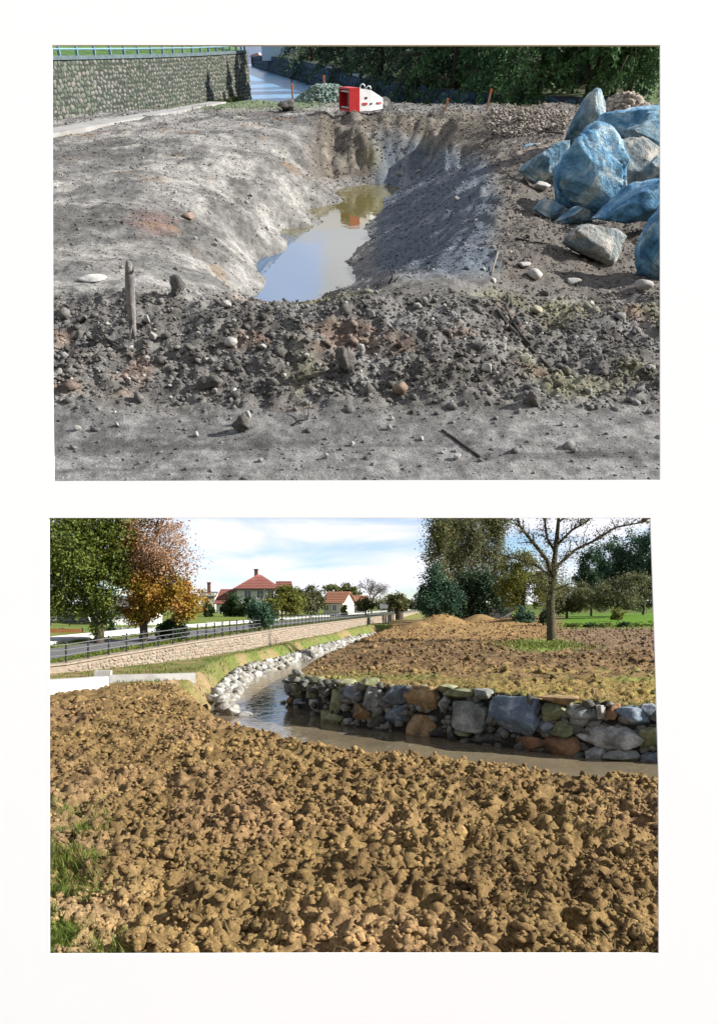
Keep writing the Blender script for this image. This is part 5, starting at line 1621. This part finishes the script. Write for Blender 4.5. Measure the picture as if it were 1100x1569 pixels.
special = [(355, 524, 20, 14, pebble_mat, 'oval white stone in the middle of the mud bank, below the pool'), (348, 467, 16, 10, pebble_mat, 'white stone on the near rim at the left end of the pool'),
           (236, 516, 13, 13, pebble_mat, 'square white stone right of the foot of the upright stick'), (227, 491, 10, 13, pebble_mat, 'small upright pale stone beside the upright stick'),
           (613, 597, 24, 17, warm_mat, 'reddish tan stone at the lower edge of the mud bank'), (745, 564, 17, 14, pebble_mat, 'pale broken stone left of the lower end of the forked branch'),
           (553, 535, 13, 16, pebble_mat, 'pale upright stone in the mud below the right end of the pool'), (995, 566, 15, 8, pebble_mat, 'flat pale stone near the right edge of the lower mud'),
           (90, 571, 14, 11, pebble_mat, 'pale stone at the left edge of the lower mud'), (820, 421, 28, 16, pebble_mat, 'jagged pale stone in front of the boulder pile'),
           (878, 433, 22, 13, pebble_mat, 'smooth oval pale stone below the flat grey boulder'), (829, 287, 26, 14, pebble_mat, 'white block lying left of the huge bright blue boulder'),
           (985, 437, 28, 16, pebble_mat, 'pale flat stone below the bright blue boulder at the right edge'), (820, 475, 20, 12, yel_mat, 'yellowish stone to the right of the forked branch'),
           (288, 332, 20, 11, warm_mat, 'reddish stone on the pale left slope'), (143, 427, 44, 10, pebble_mat, 'long flat white stone on the left edge of the mud bank'),
           (381, 639, 10, 18, pebble_mat, 'pale stone leaning on a dark lump of mud in the foreground'), (802, 406, 22, 9, pebble_mat, 'small flat pale stone right of the thin upright twig')]
for k, (px, py, w, h, m, lab) in enumerate(special): pebble(px, py, w, h, m, lab, 400 + k)
rs = random.Random(12)
small = [(304, 512), (275, 545), (355, 556), (304, 553), (318, 552), (404, 535), (555, 588), (745, 592), (600, 642), (645, 596), (540, 680), (596, 655), (645, 672), (198, 583), (100, 546), (210, 580), (262, 610), (330, 600),
         (470, 640), (435, 575), (470, 545), (520, 560), (690, 515), (640, 470), (570, 480), (530, 465), (770, 520), (930, 450), (905, 465), (755, 430), (740, 412), (700, 305), (640, 262), (610, 268), (380, 310), (410, 350), (300, 365), (330, 375),
         (385, 300), (180, 650), (120, 655), (300, 665), (400, 705), (880, 690), (700, 700), (860, 650), (900, 600), (950, 590), (780, 610), (360, 600), (500, 700)]
for k, (px, py) in enumerate(small):
    s_ = rs.uniform(5.5, 10)
    pebble(px, py, s_ * rs.uniform(.9, 1.4), s_, pebble_mat, 'little pale stone half sunk in the grey mud', 500 + k, PS)
for k, (px, py, w, h, lab) in enumerate([(371, 648, 32, 30, 'dark lump of mud standing alone on the smooth foreground'), (272, 442, 26, 36, 'tall dark lump of mud on the rim right of the upright stick'), (812, 610, 26, 24, 'dark lump of mud at the foot of the mud bank, on the right'),
                                         (324, 585, 44, 28, 'broad dark lump of mud at the foot of the bank, on the left'), (530, 552, 34, 40, 'large dark lump of mud in the middle of the bank'), (440, 162, 30, 18, 'dark heap of mud on the far left rim of the pit')]):
    pebble(px, py, w, h, mudl_mat, lab, 600 + k, 'lumps of mud', 'mud_lump', 'mud lump', rough=.30, cuts=3)

# sticks and branches
wood_grey = mat_noise('weathered_wood', [(.10, .095, .10), (.19, .18, .175), (.26, .24, .225)], 12, .6, 50)
wood_dark = mat_noise('wet_wood', [(.030, .026, .024), (.065, .058, .052)], 14, .6, 50)
wood_tan = mat_noise('dry_twig', [(.15, .13, .11), (.24, .21, .18)], 14, .6, 50)
def stick(name, label, polys, mat, cat='stick'):
    """polys: list of (picture points with lift, start radius px, end radius px)"""
    base = on_mud(*polys[0][0][0][:2])
    t = thing(name, label, cat, UPP, base)
    for k, (pts, r0, r1) in enumerate(polys):
        P = []
        for q_ in pts:
            w_ = on_mud(q_[0], q_[1], q_[2] if len(q_) > 2 else .004)
            P.append(w_ - base)
        s_ = pxm_u(base)[0]
        n = len(P)
        # insert small bends
        m = MB(); m.tube(P, [(r0 + (r1 - r0) * i / (n - 1)) * s_ for i in range(n)], 7)
        m.build('stem' if k == 0 else 'fork', mat, t, smooth=True)
    return t
b = on_mud(206, 518)
t = thing('upright_stick', 'thick grey broken stick standing upright in the mud bank on the left', 'stick', UPP, b)
sx, sz = pxm_u(b)
m = MB()
m.tube([(0, 0, -.05), (.5 * sx, 0, 12 * sz), (3 * sx, .01, 40 * sz), (7 * sx, .02, 75 * sz), (10 * sx, .03, 98 * sz), (11 * sx, .03, 108 * sz)], [4.2 * sx, 5.2 * sx, 6.5 * sx, 7.2 * sx, 6.2 * sx, 3.5 * sx], 9)
m.build('stem', wood_grey, t, smooth=True)
m = MB(); m.tube([(9 * sx, .03, 88 * sz), (17 * sx, 0, 96 * sz), (20 * sx, -.02, 104 * sz)], [2.5 * sx, 1.6 * sx, .6 * sx], 6); m.build('snapped_twig', wood_grey, t)
m = MB(); m.tube([(2 * sx, -.02, 20 * sz), (-1 * sx, -.04, 10 * sz), (-4 * sx, -.05, 0)], [2.4 * sx, 1.8 * sx, .8 * sx], 6); m.build('splinter', wood_grey, t)
stick('forked_branch', 'long forked dead branch lying down the mud bank on the right', [([(762, 477), (775, 497), (792, 514), (812, 534), (832, 555), (846, 568)], 3.4, 2.4), ([(777, 450, .05), (779, 464, .03), (774, 472), (784, 492), (797, 512, .03), (812, 530, .03)], 2.4, 2.0), ([(774, 466, .03), (764, 462, .05), (754, 463, .06)], 2.0, 1.0)], wood_dark)
stick('twig', 'thin pale upright twig on the near right rim', [([(752, 422), (757, 404, .05), (763, 386, .10)], 2.0, 1.4)], wood_tan)
stick('twig', 'dark straight twig lying on the smooth mud in the foreground', [([(677, 659), (700, 676), (718, 688), (735, 701)], 2.0, 2.6)], wood_dark)
stick('twig', 'long crooked branch lying on the mud bank at the left', [([(112, 519), (140, 522), (168, 526), (182, 533), (198, 546), (208, 555)], 1.6, 2.6)], wood_dark)
stick('twig', 'thin dark root poking up from the bank right of the pool', [([(596, 434), (601, 424, .08), (598, 412, .16)], 1.5, .8), ([(604, 432), (611, 424, .06)], 1.2, .6)], wood_dark)
stick('twig', 'dark twig on the brown ground left of the flat grey boulder', [([(790, 366), (812, 370), (838, 374)], 1.6, 1.2)], wood_dark)
stick('twig', 'short dark twig right of the flat pale stones, near the right edge', [([(945, 508), (958, 516), (970, 524)], 1.4, 1.0)], wood_dark)
stick('twig', 'bent root at the lower edge of the bank, in the middle of the foreground', [([(448, 652), (458, 645, .02), (472, 643, .02), (474, 612, .08)], 1.3, .8)], wood_dark)
stick('twig', 'fallen branch across the pale rubble ridge', [([(775, 188, .03), (805, 197, .03), (838, 203, .04), (862, 205, .05)], 1.3, 1.0), ([(788, 182, .06), (815, 186, .06)], .9, .6)], wood_dark)

# survey stakes
stake_top = mat_plain('stake_paint', (.62, .16, .07), .6); stake_wood = mat_plain('stake_wood', (.42, .22, .15), .7)
for px, y0, y1, lab, lean in ((449, 126, 157, 'pink wooden stake standing by the dark heap of mud', 0), (497, 115, 140, 'thin orange stake standing behind the grey gravel heap', 0), (681, 150, 172, 'leaning orange stake on the far rim, second from the right', .25), (745, 136, 170, 'tall orange stake on the far rim nearest the boulder pile', .18)):
    b = PUr(px, y1, 30.0 if px != 745 and px != 681 else 25) if px == 497 else on_mud(px, max(y1, 160))
    sx, sz = pxm_u(b)
    t = thing('survey_stake', lab, 'stake', UPP, b, 0, 'survey stakes round the pit')
    hh = (y1 - y0) * sz
    R = Matrix.Rotation(lean, 3, 'Y')
    m = MB(); m.box(R @ Vector((0, 0, hh * .3)), (2.6 * sx, 2.6 * sx, hh * 1.0), R=R); m.build('stem', stake_wood, t)
    m = MB(); m.box(R @ Vector((0, 0, hh * .88)), (2.9 * sx, 2.9 * sx, hh * .2), R=R); m.build('painted_tip', stake_top, t)

# red and white machine attachment lying on the far rim
b = on_mud(548, 169)
sx, sz = pxm_u(b)
red_p = mat_plain('red_paint', (.42, .018, .022), .45); white_p = mat_noise('white_paint', [(.62, .62, .63), (.74, .74, .75)], 4, .1, 20, rough=.45)
dark_in = mat_plain('dark_steel', (.035, .03, .03), .6); mark = mat_plain('red_marking', (.45, .05, .06), .5); stl = mat_plain('pale_steel', (.45, .46, .48), .4, .5); rubber = mat_noise('grey_rubber', [(.12, .115, .11), (.20, .19, .18)], 9, .4)
t = thing('machine_hopper', 'red and white tapered machine hopper lying on the far rim of the pit', 'machine part', UPP, b, math.radians(24))
u_ = sx
# tapered white body along +x, mouth box in red on its left end
m = MB()
sec = lambda x_, w, z0, z1: [(x_ * u_, -w * u_, z0 * sz), (x_ * u_, w * u_, z0 * sz), (x_ * u_, w * u_, z1 * sz), (x_ * u_, -w * u_, z1 * sz)]
S1, S2, S3 = sec(-6, 18, 0, 34), sec(14, 17, 0, 31), sec(38, 9, 2, 18)
m.add(S1 + S2 + S3, [(3, 2, 1, 0), (0, 1, 5, 4), (1, 2, 6, 5), (2, 3, 7, 6), (3, 0, 4, 7), (4, 5, 9, 8), (5, 6, 10, 9), (6, 7, 11, 10), (7, 4, 8, 11), (8, 9, 10, 11)])
body = m.build('body', white_p, t)
m = MB()
for (c, s_) in (((-14, 0, 33.5), (17, 40, 3)), ((-14, 0, .8), (17, 40, 3)), ((-14, -18.6, 17), (17, 2.6, 34)), ((-14, 18.6, 17), (17, 2.6, 34))):
    m.box((c[0] * u_, c[1] * u_, c[2] * sz), (s_[0] * u_, s_[1] * u_, s_[2] * sz))
mouth = m.build('mouth', red_p, t)
m = MB(); m.box((-10 * u_, 0, 17 * sz), (2 * u_, 34 * u_, 30 * sz)); m.build('back_plate', red_p, mouth)
m = MB(); m.box((-14 * u_, -2 * u_, 17 * sz), (5 * u_, 9 * u_, 28 * sz)); m.build('slot', dark_in, mouth)
for zz in (5, 29):
    m = MB(); m.box((-19 * u_, 0, zz * sz), (3.5 * u_, 32 * u_, 2.4 * sz)); m.build('bar', stl, mouth)
for k, (a, b_) in enumerate(((0, 8), (14, 17), (25, 28), (29, 35))):
    m = MB()
    yy = lambda x_: -(17 + (9 - 17) * max(0, (x_ - 14) / 24) + (.9 if x_ < 14 else .45)) * u_
    m.add([(a * u_, yy(a), 9 * sz), (b_ * u_, yy(b_), 9 * sz), (b_ * u_, yy(b_), 12.5 * sz), (a * u_, yy(a), 12.5 * sz)], [(0, 1, 2, 3)])
    m.prism([(a * u_, yy(a), 9 * sz), (b_ * u_, yy(b_), 9 * sz), (b_ * u_, yy(b_), 12.5 * sz), (a * u_, yy(a), 12.5 * sz)], (0, -.006, 0))
    m.build('marking', mark if k != 1 and k != 2 else dark_in, body)
m = MB(); m.prism([(4 * u_, -17.6 * u_, 18 * sz), (8 * u_, -17.6 * u_, 18 * sz), (8 * u_, -17.6 * u_, 21 * sz), (4 * u_, -17.6 * u_, 21 * sz)], (0, -.006, 0)); m.build('plate', dark_in, body)
for x_, z_ in ((8, 32.5), (18, 29.5)):
    m = MB(); ring = [(x_ * u_ + 4.0 * u_ * math.cos(a), 0, (z_ + 2) * sz + 4.0 * u_ * math.sin(a)) for a in np.linspace(0, 2 * math.pi, 15)]
    m.tube(ring, .75 * u_, 6); m.build('lifting_ring', stl, t, smooth=True)
m = MB(); m.tube([(38 * u_, 0, 10 * sz), (44 * u_, 0, 10 * sz)], 4 * u_, 10); m.build('spigot', stl, t)
m = MB(); m.tube([(46 * u_, -3.5 * u_, 9 * sz), (46 * u_, 3.5 * u_, 9 * sz)], 8.5 * u_, 16); wh = m.build('wheel', rubber, t)
m = MB(); m.tube([(46 * u_, -4.2 * u_, 9 * sz), (46 * u_, 4.2 * u_, 9 * sz)], 3.4 * u_, 12); m.build('hub', stl, wh)

# gravel heaps
def heap(name, label, px, py_base, w, h, col, n, seed, rad, r=None, hgt=None, mat=None, frame=UPP):
    p = PUr(px, py_base, r) if r else on_mud(px, py_base)
    sx, sz = pxm_u(p)
    W, Hh = w * sx / 2, h * sz
    r_ = np.random.RandomState(seed)
    t = thing(name, label, 'gravel heap', frame, p)
    prof = lambda q: np.clip(1 - q, 0, 1) ** .8 * (1 - .25 * np.exp(-(q / .25) ** 2))
    a, q = np.meshgrid(np.linspace(0, 2 * math.pi, 41), np.linspace(0, 1.05, 14))
    V = np.stack([(np.cos(a) * q * W).ravel(), (np.sin(a) * q * W * .8).ravel() + W * .4, (prof(q) * Hh * 1.05 * (1 + .2 * (vnoise(a * 3, q * 4, seed) - .5))).ravel() - .05], 1)
    link('core', new_mesh('core', V, grid_faces(*a.shape), True, np.tile(np.array(col) * .7, (len(V), 1))), mud_mat, t)
    a, q = r_.uniform(0, 2 * math.pi, n), r_.uniform(0, 1.05, n) ** .55
    P = np.stack([np.cos(a) * q * W, np.sin(a) * q * W * .8 + W * .4, prof(q) * Hh + r_.uniform(-.02, .05, n)], 1)
    o = scatter('gravel', P, rad * r_.uniform(.5, 1.4, n), np.array(col) * r_.uniform(.55, 1.5, (n, 1)), clod_mat, None, 1, 8, .06, seed)
    o.parent = t; o.matrix_parent_inverse = Matrix.Identity(4); o.matrix_basis = Matrix.Identity(4)
heap('gravel_heap', 'greenish grey gravel heap behind the red and white hopper', 500, 167, 112, 44, (.15, .205, .18), 2600, 31, .055, r=28)
heap('gravel_heap', 'pale pinkish gravel heap on top of the boulder pile', 958, 182, 84, 40, (.26, .225, .19), 2400, 32, .045, r=13.5)
x, r = field_points(9000, 17, 30, .10, .26); u = upp_h(x, r); px, py = proj_u(x, r, u)
k = (px > 752) & (px < 866) & (py > 176) & (py < 212) & (rng.rand(len(px)) < .9)
n = int(k.sum())
tag(scatter('rubble', np.stack([x[k], r[k], u[k] + .03 + .10 * rng.rand(n)], 1), rng.lognormal(math.log(.021), .55, n).clip(.009, .06), np.array((.23, .205, .18)) * rng.uniform(.4, 1.4, (n, 1)), clod_mat, UPP, 1, 9, .06, 33), 'pale broken rubble on the ridge left of the boulder pile', 'rubble')

# long pale formwork strip along the river edge of the dug ground
fp = [PU(px, py, .28) for px, py in ((60, 219), (100, 211), (150, 201), (200, 191), (260, 180), (310, 170), (345, 163))]
m = MB()
for a, b_ in zip(fp[:-1], fp[1:]):
    d = (b_ - a); d.z = 0; d.normalize(); nn = Vector((-d.y, d.x, 0))
    wv = .62 if a[1] < 20 else .5
    m.prism([a - nn * .05 + Vector((0, 0, -.1)), b_ - nn * .05 + Vector((0, 0, -.1)), b_ + nn * wv + Vector((0, 0, -.1)), a + nn * wv + Vector((0, 0, -.1))], (0, 0, .22))
tag(m.build('concrete_strip', mat_noise('strip_concrete', [(.20, .195, .185), (.30, .295, .285)], 2.0, .3, 14), frame=UPP), 'long pale concrete strip along the river edge of the dug ground', 'concrete strip')

# river behind, left wall, railing, lawn
WU = -1.0
urm = mat_water('far_river_water', (.11, .26, .44), 2.2, 1.0, .30, foam=1.6, ior=1.6)
P = [(-14, 14), (-9, 14), (2, 30), (7, 38), (7, 50), (-8, 140), (-26, 140), (-24, 50)]
link('far_river', new_mesh('far_river', [(a, b_, WU) for a, b_ in P], [list(range(len(P)))]), urm, frame=UPP, kind='structure')
lw_px = [(40, 211), (90, 202.5), (160, 191), (240, 178.5), (310, 166), (350, 158.5), (385, 151)]
lw = [PU(px, py, WU) for px, py in lw_px]
tops = []
for p, (px, py), ty in zip(lw, lw_px, (94, 91.5, 89.5, 87, 84, 81.5, 79)):
    tops.append(WU + (py - ty) * pxm_u(p)[1] * .985)
line = [(p[0], p[1]) for p in lw]
e = lw[-1]; line += [(e[0] - .9, e[1] + 3.5), (e[0] - 5, e[1] + 9)]; tops += [tops[-1]] * 2
org_u = (line[1][0], line[1][1], WU)
ums = [mat_noise('river_wall_stone_%s' % k, c, 6, .5, 18, obj_rand=True) for k, c in (('a', [(0.074, 0.074, 0.065), (0.176, 0.169, 0.149)]), ('b', [(0.061, 0.074, 0.051), (0.135, 0.146, 0.105)]), ('c', [(0.095, 0.086, 0.076), (0.203, 0.186, 0.162)]), ('d', [(0.038, 0.049, 0.035), (0.088, 0.101, 0.070)]))]
lwall = thing('river_wall', 'tall old stone river wall with mossy joints at the upper left', 'wall', UPP, org_u)
wall_core(line, [WU - .3] * len(line), tops, .5, org_u, 'wall_body', mat_noise('dark_mortar', [(.018, .022, .016), (.045, .05, .036)], 5, .5), lwall)
masonry(lwall, org_u, line, [WU] * len(line), [t_ - .12 for t_ in tops], .17, .24, ums, 300, 61, proud=.012)
m = MB()
for i in range(len(line) - 1):
    a, b_ = Vector((*line[i], tops[i])), Vector((*line[i + 1], tops[i + 1]))
    d = b_ - a; nn = Vector((d.y, -d.x, 0)).normalized()
    m.prism([q_ - Vector(org_u) + Vector((0, 0, -.1)) for q_ in (a + nn * .07, a - nn * .52, b_ - nn * .52, b_ + nn * .07)], (0, 0, .13))
m.build('coping', mat_noise('coping_blue', [(.055, .08, .085), (.10, .13, .135)], 4, .3), lwall)
# lawn behind the wall
Lw = np.array(line); tz = np.array(tops)
V = []
for i in range(len(Lw)):
    V += [(Lw[i, 0] - .2, Lw[i, 1] + .12, tz[i] - .03), (Lw[i, 0] - 2.0, Lw[i, 1] + 4.5, tz[i] + .4), (Lw[i, 0] - 5, Lw[i, 1] + 16, tz[i] + 1.8), (Lw[i, 0] - 10, Lw[i, 1] + 45, tz[i] + 4)]
link('bank_lawn', new_mesh('bank_lawn', V, grid_faces(len(Lw), 4), True), mat_noise('lawn', [(.035, .085, .02), (.065, .14, .03), (.10, .16, .04)], 1.8, .6, 12), frame=UPP, kind='structure')
# railing on it
cmu = np.append(0, np.cumsum(np.hypot(*np.diff(Lw, axis=0).T)))
at_u = lambda s, z, b_=.2: Vector((np.interp(s, cmu, Lw[:, 0]) - b_ * .9, np.interp(s, cmu, Lw[:, 1]) + b_ * .45, np.interp(s, cmu, tz) + z))
ur = thing('river_railing', 'blue grey metal railing with posts on top of the old river wall', 'railing', UPP, org_u)
ou = Vector(org_u)
prm = mat_plain('blue_grey_metal', (.17, .29, .36), .45, .2)
post_px = [64, 92, 119, 146, 170, 191, 212, 232, 250, 266, 281, 295, 308, 320, 332, 343, 353, 362, 370, 377, 383]
ps = []
for px in post_px:
    ss = np.linspace(0, cmu[6], 400)
    pr = [proj_u(*at_u(s_, 0))[0] for s_ in ss]
    ps.append(float(np.interp(px, pr, ss)))
pmesh = None
for k, s_ in enumerate(ps):
    if pmesh is None:
        m = MB(); m.box((0, 0, .5), (.10, .10, 1.05)); m.box((0, 0, 1.04), (.13, .13, .04)); pmesh = m.mesh('post'); pmesh.materials.append(prm)
    o = bpy.data.objects.new('post', pmesh); COL.objects.link(o); o.parent = ur; o.location = at_u(s_, 0) - ou
for z in (.24, .52, .80, 1.02):
    m = MB(); m.tube([at_u(s_, z, .17) - ou for s_ in ps], .03, 5); m.build('rail', prm, ur)

# retaining wall across the river and the wooded bank above it
rw_px = [(386, 101), (400, 107), (440, 119), (490, 135), (560, 150), (640, 162), (720, 169), (800, 173), (880, 176), (960, 178)]
rw = [PU(px, py, WU) for px, py in rw_px]
rline = [(p[0], p[1]) for p in rw][::-1]
rtop = [WU + (py - ty) * pxm_u(p)[1] for p, (px, py), ty in zip(rw, rw_px, (88, 85, 89, 100, 122, 134, 142, 147, 150, 152))][::-1]
rwl = thing('retaining_wall', 'dark blue shaded retaining wall across the river, under the conifers', 'wall', UPP, (rw[3][0], rw[3][1], WU))
ro_ = (rw[3][0], rw[3][1], WU)
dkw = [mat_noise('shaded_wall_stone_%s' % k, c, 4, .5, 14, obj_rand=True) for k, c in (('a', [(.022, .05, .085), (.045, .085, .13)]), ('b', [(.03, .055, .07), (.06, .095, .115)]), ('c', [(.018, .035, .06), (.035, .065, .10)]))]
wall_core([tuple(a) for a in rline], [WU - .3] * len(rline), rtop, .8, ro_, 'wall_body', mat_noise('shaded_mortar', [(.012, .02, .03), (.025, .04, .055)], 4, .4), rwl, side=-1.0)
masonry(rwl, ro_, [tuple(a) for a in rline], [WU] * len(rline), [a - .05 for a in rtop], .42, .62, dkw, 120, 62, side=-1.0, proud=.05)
V = []
for (x_, y_), z_ in zip(rline, rtop):
    V += [(x_ + .1, y_ + .4, z_ - .03), (x_ + 1, y_ + 5, z_ + .2), (x_ + 3, y_ + 20, z_ + 2.5), (x_ + 6, y_ + 50, z_ + 7)]
link('wooded_bank', new_mesh('wooded_bank', V, grid_faces(len(rline), 4), True), mat_noise('forest_floor', [(.02, .03, .012), (.045, .06, .02), (.06, .05, .03)], 1.2, .6, 9), frame=UPP, kind='structure')

def bank_pt(px, back):
    """a point on the wooded bank, back metres behind its wall, seen at picture column px"""
    A = np.array(rline); best = None
    xs = np.linspace(0, len(A) - 1.001, 400)
    pr = []
    for t_ in xs:
        i = int(t_); f_ = t_ - i
        x_, y_ = A[i] * (1 - f_) + A[i + 1] * f_
        z_ = rtop[i] * (1 - f_) + rtop[i + 1] * f_
        pr.append((proj_u(x_ + back * .18, y_ + back, z_)[0], x_ + back * .18, y_ + back, z_ + .02 * back))
    pr = np.array(pr); k = np.abs(pr[:, 0] - px).argmin()
    return Vector(pr[k, 1:])

def conifer(label, b, top_h, rad, n, seed, low=.4, group='conifers on the wooded bank', trunk=.14, mat='pit_spruce', leaf=.25):
    r_ = np.random.RandomState(seed)
    t = thing('conifer', label, 'tree', UPP, b, 0, group)
    m = MB(); m.tube([(0, 0, -.3), (0, 0, top_h * .5), (0, 0, top_h)], [trunk * 1.2, trunk * .8, .03], 7); 
    P = []
    nb = max(20, int(top_h * 9))
    for k in range(nb):
        z = low + (top_h - low) * (k + r_.rand()) / nb
        a = r_.uniform(0, 6.28)
        ln = rad * (1 - ((z - low) / (top_h - low + .01)) ** 1.3) * r_.uniform(.65, 1.15) + .2
        d = Vector((math.cos(a), math.sin(a), 0))
        p0 = Vector((0, 0, z)); p1 = p0 + d * ln * .5 + Vector((0, 0, .03 * ln)); p2 = p0 + d * ln + Vector((0, 0, -.42 * ln))
        m.tube([p0, p1, p2], [.03, .02, .006], 4, cap=False)
        q = int(n / nb)
        tt = r_.uniform(.12, 1.05, q)[:, None]
        base = np.array(p0) * (1 - tt) ** 2 + 2 * np.array(p1) * tt * (1 - tt) + np.array(p2) * tt ** 2
        side = np.array((-d.y, d.x, 0))
        base = base + side * (r_.normal(size=(q, 1)) * .20 * ln * (1.1 - tt)) + np.array((0, 0, -1)) * np.abs(r_.normal(size=(q, 1))) * .26
        P.append(base)
    m.build('trunk', bark, t, smooth=True)
    P = np.concatenate(P)
    V, F = leaf_cards(P, leaf * .4 * r_.uniform(.6, 1.4, len(P)), r_, 2.6, .35)
    link('crown', new_mesh('crown', V, F), LM[mat], t)
cl = ['drooping dark conifer at the left end of the wooded bank', 'dark conifer behind the greenish gravel heap', 'dark conifer directly behind the red and white hopper', 'wide dark conifer above the far rim of the pit', 'dark conifer behind the leaning orange stake', 'dark conifer with lit green branches behind the tall orange stake',
      'conifer with low green branches left of the upright blue boulder', 'conifer with a bare lower trunk behind the upright blue boulder', 'thin trunked conifer behind the pale gravel heap', 'conifer at the right edge behind the boulder pile']
for k, (px, back, hh, rad, low_) in enumerate([(478, 2.0, 8, 2.9, -.2), (530, 1.2, 7, 2.9, -.6), (585, 1.4, 7.5, 2.9, -.7), (640, 1.0, 7, 2.7, -.6), (695, 1.2, 7, 2.6, -.5), (752, .9, 6.5, 2.4, -.4), (825, .8, 6.5, 2.5, -.4), (902, .8, 6.5, 2.2, 1.7), (938, 1.6, 6.5, 2.0, 1.9), (1008, 1.0, 6.2, 2.0, 1.0)]):
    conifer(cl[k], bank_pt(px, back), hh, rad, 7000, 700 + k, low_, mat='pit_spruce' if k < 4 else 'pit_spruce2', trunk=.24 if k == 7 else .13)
for k, px in enumerate((500, 560, 615, 670, 725, 785, 860, 920, 975, 1030)):
    conifer('dark conifer in the shaded back row of the wood, ' + ('first', 'second', 'third', 'fourth', 'fifth', 'sixth', 'seventh', 'eighth', 'ninth', 'tenth')[k] + ' from the left', bank_pt(px, 7 + (k % 3)), 9, 3.0, 3000, 740 + k, .0, 'second row of conifers on the wooded bank', leaf=.36)
# weeds on the far shore
x, r = field_points(9000, 16, 36, -.42, .30); u = upp_h(x, r); px, py = proj_u(x, r, u)
k = (u > .1) & (py < 171) & (py > 140) & (rng.rand(len(x)) < .75 * sstep(.38, .6, fbm(x * .9, r * .9, 91)))
grass('shore_weeds', 'low green weeds along the far shore of the dug ground', x[k], r[k], u[k] - .02, .11, LM['pit_weed'], 92, UPP, lean=.9, width=.006)
x, r = field_points(3000, 9, 26, -.5, -.02)
# weeds at the foot of the old river wall
s = rng.uniform(0, cmu[6], 1500); k = rng.rand(1500) < sstep(.45, .6, vnoise(s * .8, s * 0, 3))
pp = np.array([tuple(at_u(a, 0, -.10)) for a in s[k]])
grass('wall_weeds', 'green weeds growing at the foot of the old river wall', pp[:, 0], pp[:, 1], pp[:, 2] * 0 + WU, .28, LM['pit_weed'], 93, UPP, lean=.5, width=.012)
# tiny buildings at the end of the river
r = 118
b = PUr(427, 88, 100)
sx, sz = pxm_u(b)
hh = thing('river_house', 'small pale blue house above the far end of the river', 'house', UPP, b)
m = MB(); m.box((0, 3, 1.9), (52 * sx, 5, 4.4)); m.build('wall', mat_plain('blue_white_wall', (.30, .42, .52), .8), hh)
for x_ in (-16, 8):
    m = MB(); m.box((x_ * sx, .46, 1.6), (9 * sx, .1, 1.0)); w_ = m.build('window', frame_w, hh)
    m = MB(); m.box((x_ * sx, .40, 1.6), (7 * sx, .1, .8)); m.build('pane', glass_d, w_)
m = MB(); m.prism([(-30 * sx, 0, 4.1), (30 * sx, 0, 4.1), (0, 0, 6.2)], (0, 6, 0)); m.build('roof', tile_grey, hh)
b = PUr(391, 97, 125)
sx, sz = pxm_u(b)
hh = thing('river_hut', 'tiny hut with pinkish roof at the far end of the river', 'hut', UPP, b)
m = MB(); m.box((0, 1, 10 * sz / 2), (11 * sx, 2.5, 11 * sz)); m.build('wall', dark_wood, hh)
m = MB(); m.prism([(-9 * sx, -.3, 10 * sz), (9 * sx, -.3, 10 * sz), (6 * sx, -.3, 16 * sz), (-3 * sx, -.3, 14 * sz)], (0, 3, 0)); m.build('roof', mat_plain('pink_roof', (.40, .26, .26), .8), hh)
